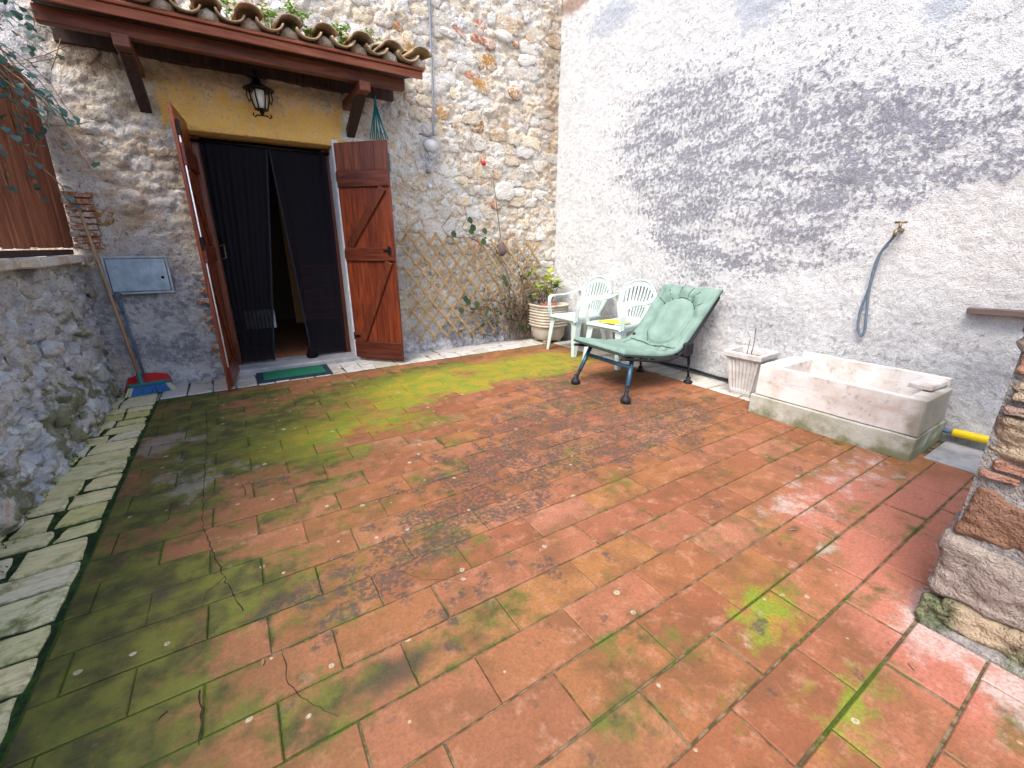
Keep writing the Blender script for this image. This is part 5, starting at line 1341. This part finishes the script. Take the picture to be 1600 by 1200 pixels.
g_ = G(); g_.box((-.13, -.17, 0), (.10, .04, .006), .001); g_.obj('pages', M_page, mg, False); g_ = G(); g_.box((-.12, -.15, .0065), (.14, .11, .011), .001, Matrix.Rotation(R(-18), 4, 'Z')); g_.obj('cover', M_cover, mg, False)

# ================================================================== BEDCHAIR
lo_ = thing('lounger', (3.0, 2.6, 0), label='green padded folding bedchair with blue legs beside the white chairs', cat='lounger')
ly = Vector((0, 1, 0))
# side profile, foot end -> head end (x, z)
prof = [(2.50, .372), (2.62, .352), (2.78, .325), (2.94, .302), (3.08, .300), (3.17, .325), (3.25, .38), (3.33, .465), (3.42, .575), (3.52, .70), (3.62, .825)]
pr = smoothp([Vector((x, 0, z)) for x, z in prof], 8); NS = len(pr)
HW = .325; NU = 61
def sdf_oval(s, u, s0, s1, w_):      # signed distance to a rounded rectangle in (metres along, across)
    cx = (s0+s1)/2; hx = (s1-s0)/2; r = w_*.95; qx = abs(s-cx)-(hx-r); qy = abs(u)-(w_-r)
    return math.hypot(max(qx, 0), max(qy, 0))+min(max(qx, qy), 0)-r
S_ = [0]
for a, c_ in zip(pr[:-1], pr[1:]): S_.append(S_[-1]+(c_-a).length)
SL_ = S_[-1]
def cush(i, k, side):
    p = pr[i]; t = (pr[min(i+1, NS-1)]-pr[max(i-1, 0)]).normalized(); nn_ = Vector((-t.z, 0, t.x)); s = S_[i]; u = (-1+2*k/(NU-1))
    cr_ = 1-.05*math.sin(math.pi*min(1, s/SL_*1.0))
    yv = u*HW*cr_; edge = min(s/.05, (SL_-s)/.05, (1-abs(u))*HW/.04, 1); edge = max(0, edge)
    d = .022+.030*math.sqrt(max(0, 1-(1-edge)**2))
    g0 = sdf_oval(s, yv, .70, SL_-.13, .19); g1 = sdf_oval(s, yv, -.25, .66, .225)
    groove = .036*math.exp(-(g0/.013)**2)+.022*math.exp(-(g1/.013)**2)+.022*math.exp(-((s-.655)/.018)**2)*(abs(u) < .95)
    puff = .014*max(0, 1-abs(g0+.08)/.10)+.014*max(0, 1-abs(g0-.06)/.07)
    wr = .011*mnoise.noise(Vector((s*13, yv*9, 1)))+.012*mnoise.noise(Vector((s*6, yv*26, 4)))*min(1, abs(u)*1.5)
    # creases radiating from the head oval
    ra = math.atan2(yv, s-(SL_-.30)); wr += (.012*math.cos(ra*9)*max(0, min(1, g0/.06)) if s > SL_-.34 and g0 > 0 else 0)
    sag = -.035*(1-u*u)*math.sin(math.pi*min(1, max(0, s/SL_)))
    hgt = (d-groove*edge+puff*edge+wr*edge) if side else -.010*edge
    if not side: hgt += 0
    return p+nn_*(hgt+sag)+ly*(2.565+yv+.045*(1-s/SL_)*0)
V = [cush(i, k, 1) for i in range(NS) for k in range(NU)]+[cush(i, k, 0) for i in range(NS) for k in range(NU)]
F = [f[::-1] for f in grid_faces(NU, NS)]; o_ = NS*NU; F += [tuple(x+o_ for x in f) for f in grid_faces(NU, NS)]
for k in range(NU-1): F += [(k, k+1, o_+k+1, o_+k), ((NS-1)*NU+k, o_+(NS-1)*NU+k, o_+(NS-1)*NU+k+1, (NS-1)*NU+k+1)]
for i in range(NS-1): F += [(i*NU, o_+i*NU, o_+(i+1)*NU, (i+1)*NU), (i*NU+NU-1, (i+1)*NU+NU-1, o_+(i+1)*NU+NU-1, o_+i*NU+NU-1)]
# slight yaw so the foot end swings towards the door
def yaw(v):
    c_ = Vector((3.62, 2.5, 0)); q = Matrix.Rotation(R(-3.5), 3, 'Z') @ (Vector(v)-c_); return q+c_+Vector((.03, 0, 0))
def surf(s, yv):
    i = max(0, min(NS-2, max(q for q in range(NS) if S_[q] <= max(0, s)))); f_ = (s-S_[i])/(S_[i+1]-S_[i]); f_ = max(0, min(1, f_))
    cr_ = 1-.05*math.sin(math.pi*min(1, s/SL_)); u = max(-1, min(1, yv/(HW*cr_))); kk = (u+1)/2*(NU-1); k = min(NU-2, int(kk)); g = kk-k
    A_ = cush(i, k, 1).lerp(cush(i, k+1, 1), g); B_ = cush(i+1, k, 1).lerp(cush(i+1, k+1, 1), g); return A_.lerp(B_, f_)
def oval(s0, s1, w_, a0=0, a1=360, n=60):
    P = []; r = w_*.95; cx = (s0+s1)/2; hx = (s1-s0)/2-r
    for q in range(n+1):
        a = R(a0+(a1-a0)*q/n); sg = 1 if math.cos(a) > 0 else -1
        P.append((cx+sg*hx+r*math.cos(a) if abs(math.cos(a)) > 1e-3 else cx, (w_-r)*(1 if math.sin(a) > 0 else -1)+r*math.sin(a)))
    return P
def seam(P): g_ = G(); g_.tube([yaw(surf(a, c_)) for a, c_ in P], .0042, 5, False); g_.obj('seam', M_piping, lo_, True, True)
seam(oval(.70, SL_-.13, .19))
for sy in (-1, 1): seam([(t/30*.64, sy*.225) for t in range(1, 31)])
seam([(.668, -.26+.52*t/20) for t in range(21)])
for a in (-62, -38, -14, 14, 38, 62):
    c0s = SL_-.13-.18; seam([(c0s+(.19+.035*q)*math.cos(R(a)), (.18+.035*q)*math.sin(R(a))) for q in range(4) if c0s+(.19+.035*q)*math.cos(R(a)) < SL_-.02])
bmc = mk('mattress', [yaw(v) for v in V], F, M_canvas, lo_, True, True)
ed = [cush(0, k, 1)*.5+cush(0, k, 0)*.5 for k in range(NU)]+[cush(i, NU-1, 1)*.4+cush(i, NU-1, 0)*.6 for i in range(NS)]+[cush(NS-1, k, 1)*.5+cush(NS-1, k, 0)*.5 for k in range(NU-1, -1, -1)]+[cush(i, 0, 1)*.4+cush(i, 0, 0)*.6 for i in range(NS-1, -1, -1)]
g_ = G(); g_.tube([yaw(p) for p in ed], .006, 6, False); g_.obj('piping', M_piping, lo_, True, True)
# frame rails under the mattress
for sy in (-1, 1):
    P = [yaw(p+Vector((0, 2.565+sy*(HW-.015), -.03))) for p in pr[::6]]; g_ = G(); g_.tube(P, .012, 8); g_.obj('side_rail', M_blackrub, lo_, True, True)
lg = {}
def legpart(name, P, r, mat): g_ = G(); g_.tube([Vector(p) for p in P], r, 10); return g_.obj(name, mat, lo_, True, True)
FL, FR = Vector(fl(899, 600)), Vector(fl(977, 630)); TL, TR = yaw(Vector((2.66, 2.83, .32))), yaw(Vector((2.66, 2.30, .32)))
FL.z = FR.z = .045
for f_, t_ in ((FL, TL), (FR, TR)):
    legpart('leg', [t_, t_.lerp(f_, .72)], .019, M_bluem); legpart('leg_extension', [t_.lerp(f_, .68), f_], .015, M_blackrub)
    g_ = G(); g_.lathe([(.0, -.043), (.028, -.043), (.042, -.03), (.042, -.012), (.030, .006), (.018, .02), (.015, .05), (.0, .05)], tuple(f_), 16); g_.obj('foot', M_blackrub, lo_, True, True)
legpart('crossbar', [TL.lerp(FL,   .25), TR.lerp(FR, .25)], .018, M_bluem)
legpart('crossbar', [TL.lerp(FL, .0), TR.lerp(FR, .0)], .012, M_blackrub)
for fx, tx_ in ((Vector((3.315, 2.80, .035)), Vector((3.30, 2.81, .36))), (Vector((3.40, 2.31, .035)), Vector((3.34, 2.31, .40)))):
    legpart('leg', [tx_, tx_.lerp(fx, .6)], .014, M_blackrub); legpart('leg_extension', [tx_.lerp(fx, .55), fx], .011, M_blackrub)
    g_ = G(); g_.lathe([(.0, -.033), (.040, -.033), (.042, -.022), (.020, -.008), (.022, .02), (.0, .022)], tuple(fx), 14); g_.obj('foot', M_blackrub, lo_, True, True)
legpart('crossbar', [(3.30, 2.80, .25), (3.36, 2.31, .25)], .012, M_blackrub)
for sy in (2.27, 2.85): 
    g_ = G(); g_.box((3.22, sy-.02, .28), (3.34, sy+.02, .40), .012); g_.obj('recliner_joint', M_blackrub, lo_, False, True)

# dead leaves and bits on the tiles: a handful one can point at
bits = G(); random.seed(3)
for (u, v) in ((410, 1040), (1245, 828), (1420, 1035)):
    if v < 400: continue
    p = Vector(fl(u, v, .004)); bits.add(*leaf(p, Vector((random.gauss(0, 1), random.gauss(0, 1), .12)), .03, .010))
tag(bits.obj('dead_leaves', M_twig), 'dry dead leaves scattered on the terracotta tiles', 'leaves', kind='stuff')
# moss tufts at the wall feet
mt_ = G(); random.seed(9)
def tuft(p, r, n):
    for k in range(n):
        q = p+Vector((random.gauss(0, r), random.gauss(0, r), 0)); mt_.add(*leaf(q, Vector((random.gauss(0, .6), random.gauss(0, .6), 1)), random.uniform(.008, .022), .006))
for k in range(50): tuft(Vector((random.uniform(-1.02, -.96), random.uniform(2.2, YB-.1), .0)), .015, 10)
for (u, v) in ((1470, 975), (1450, 970), (1485, 985)): tuft(Vector(fl(u, v, .01)), .012, 40)
tag(mt_.obj('moss_tufts', M_tuft), kind='stuff')
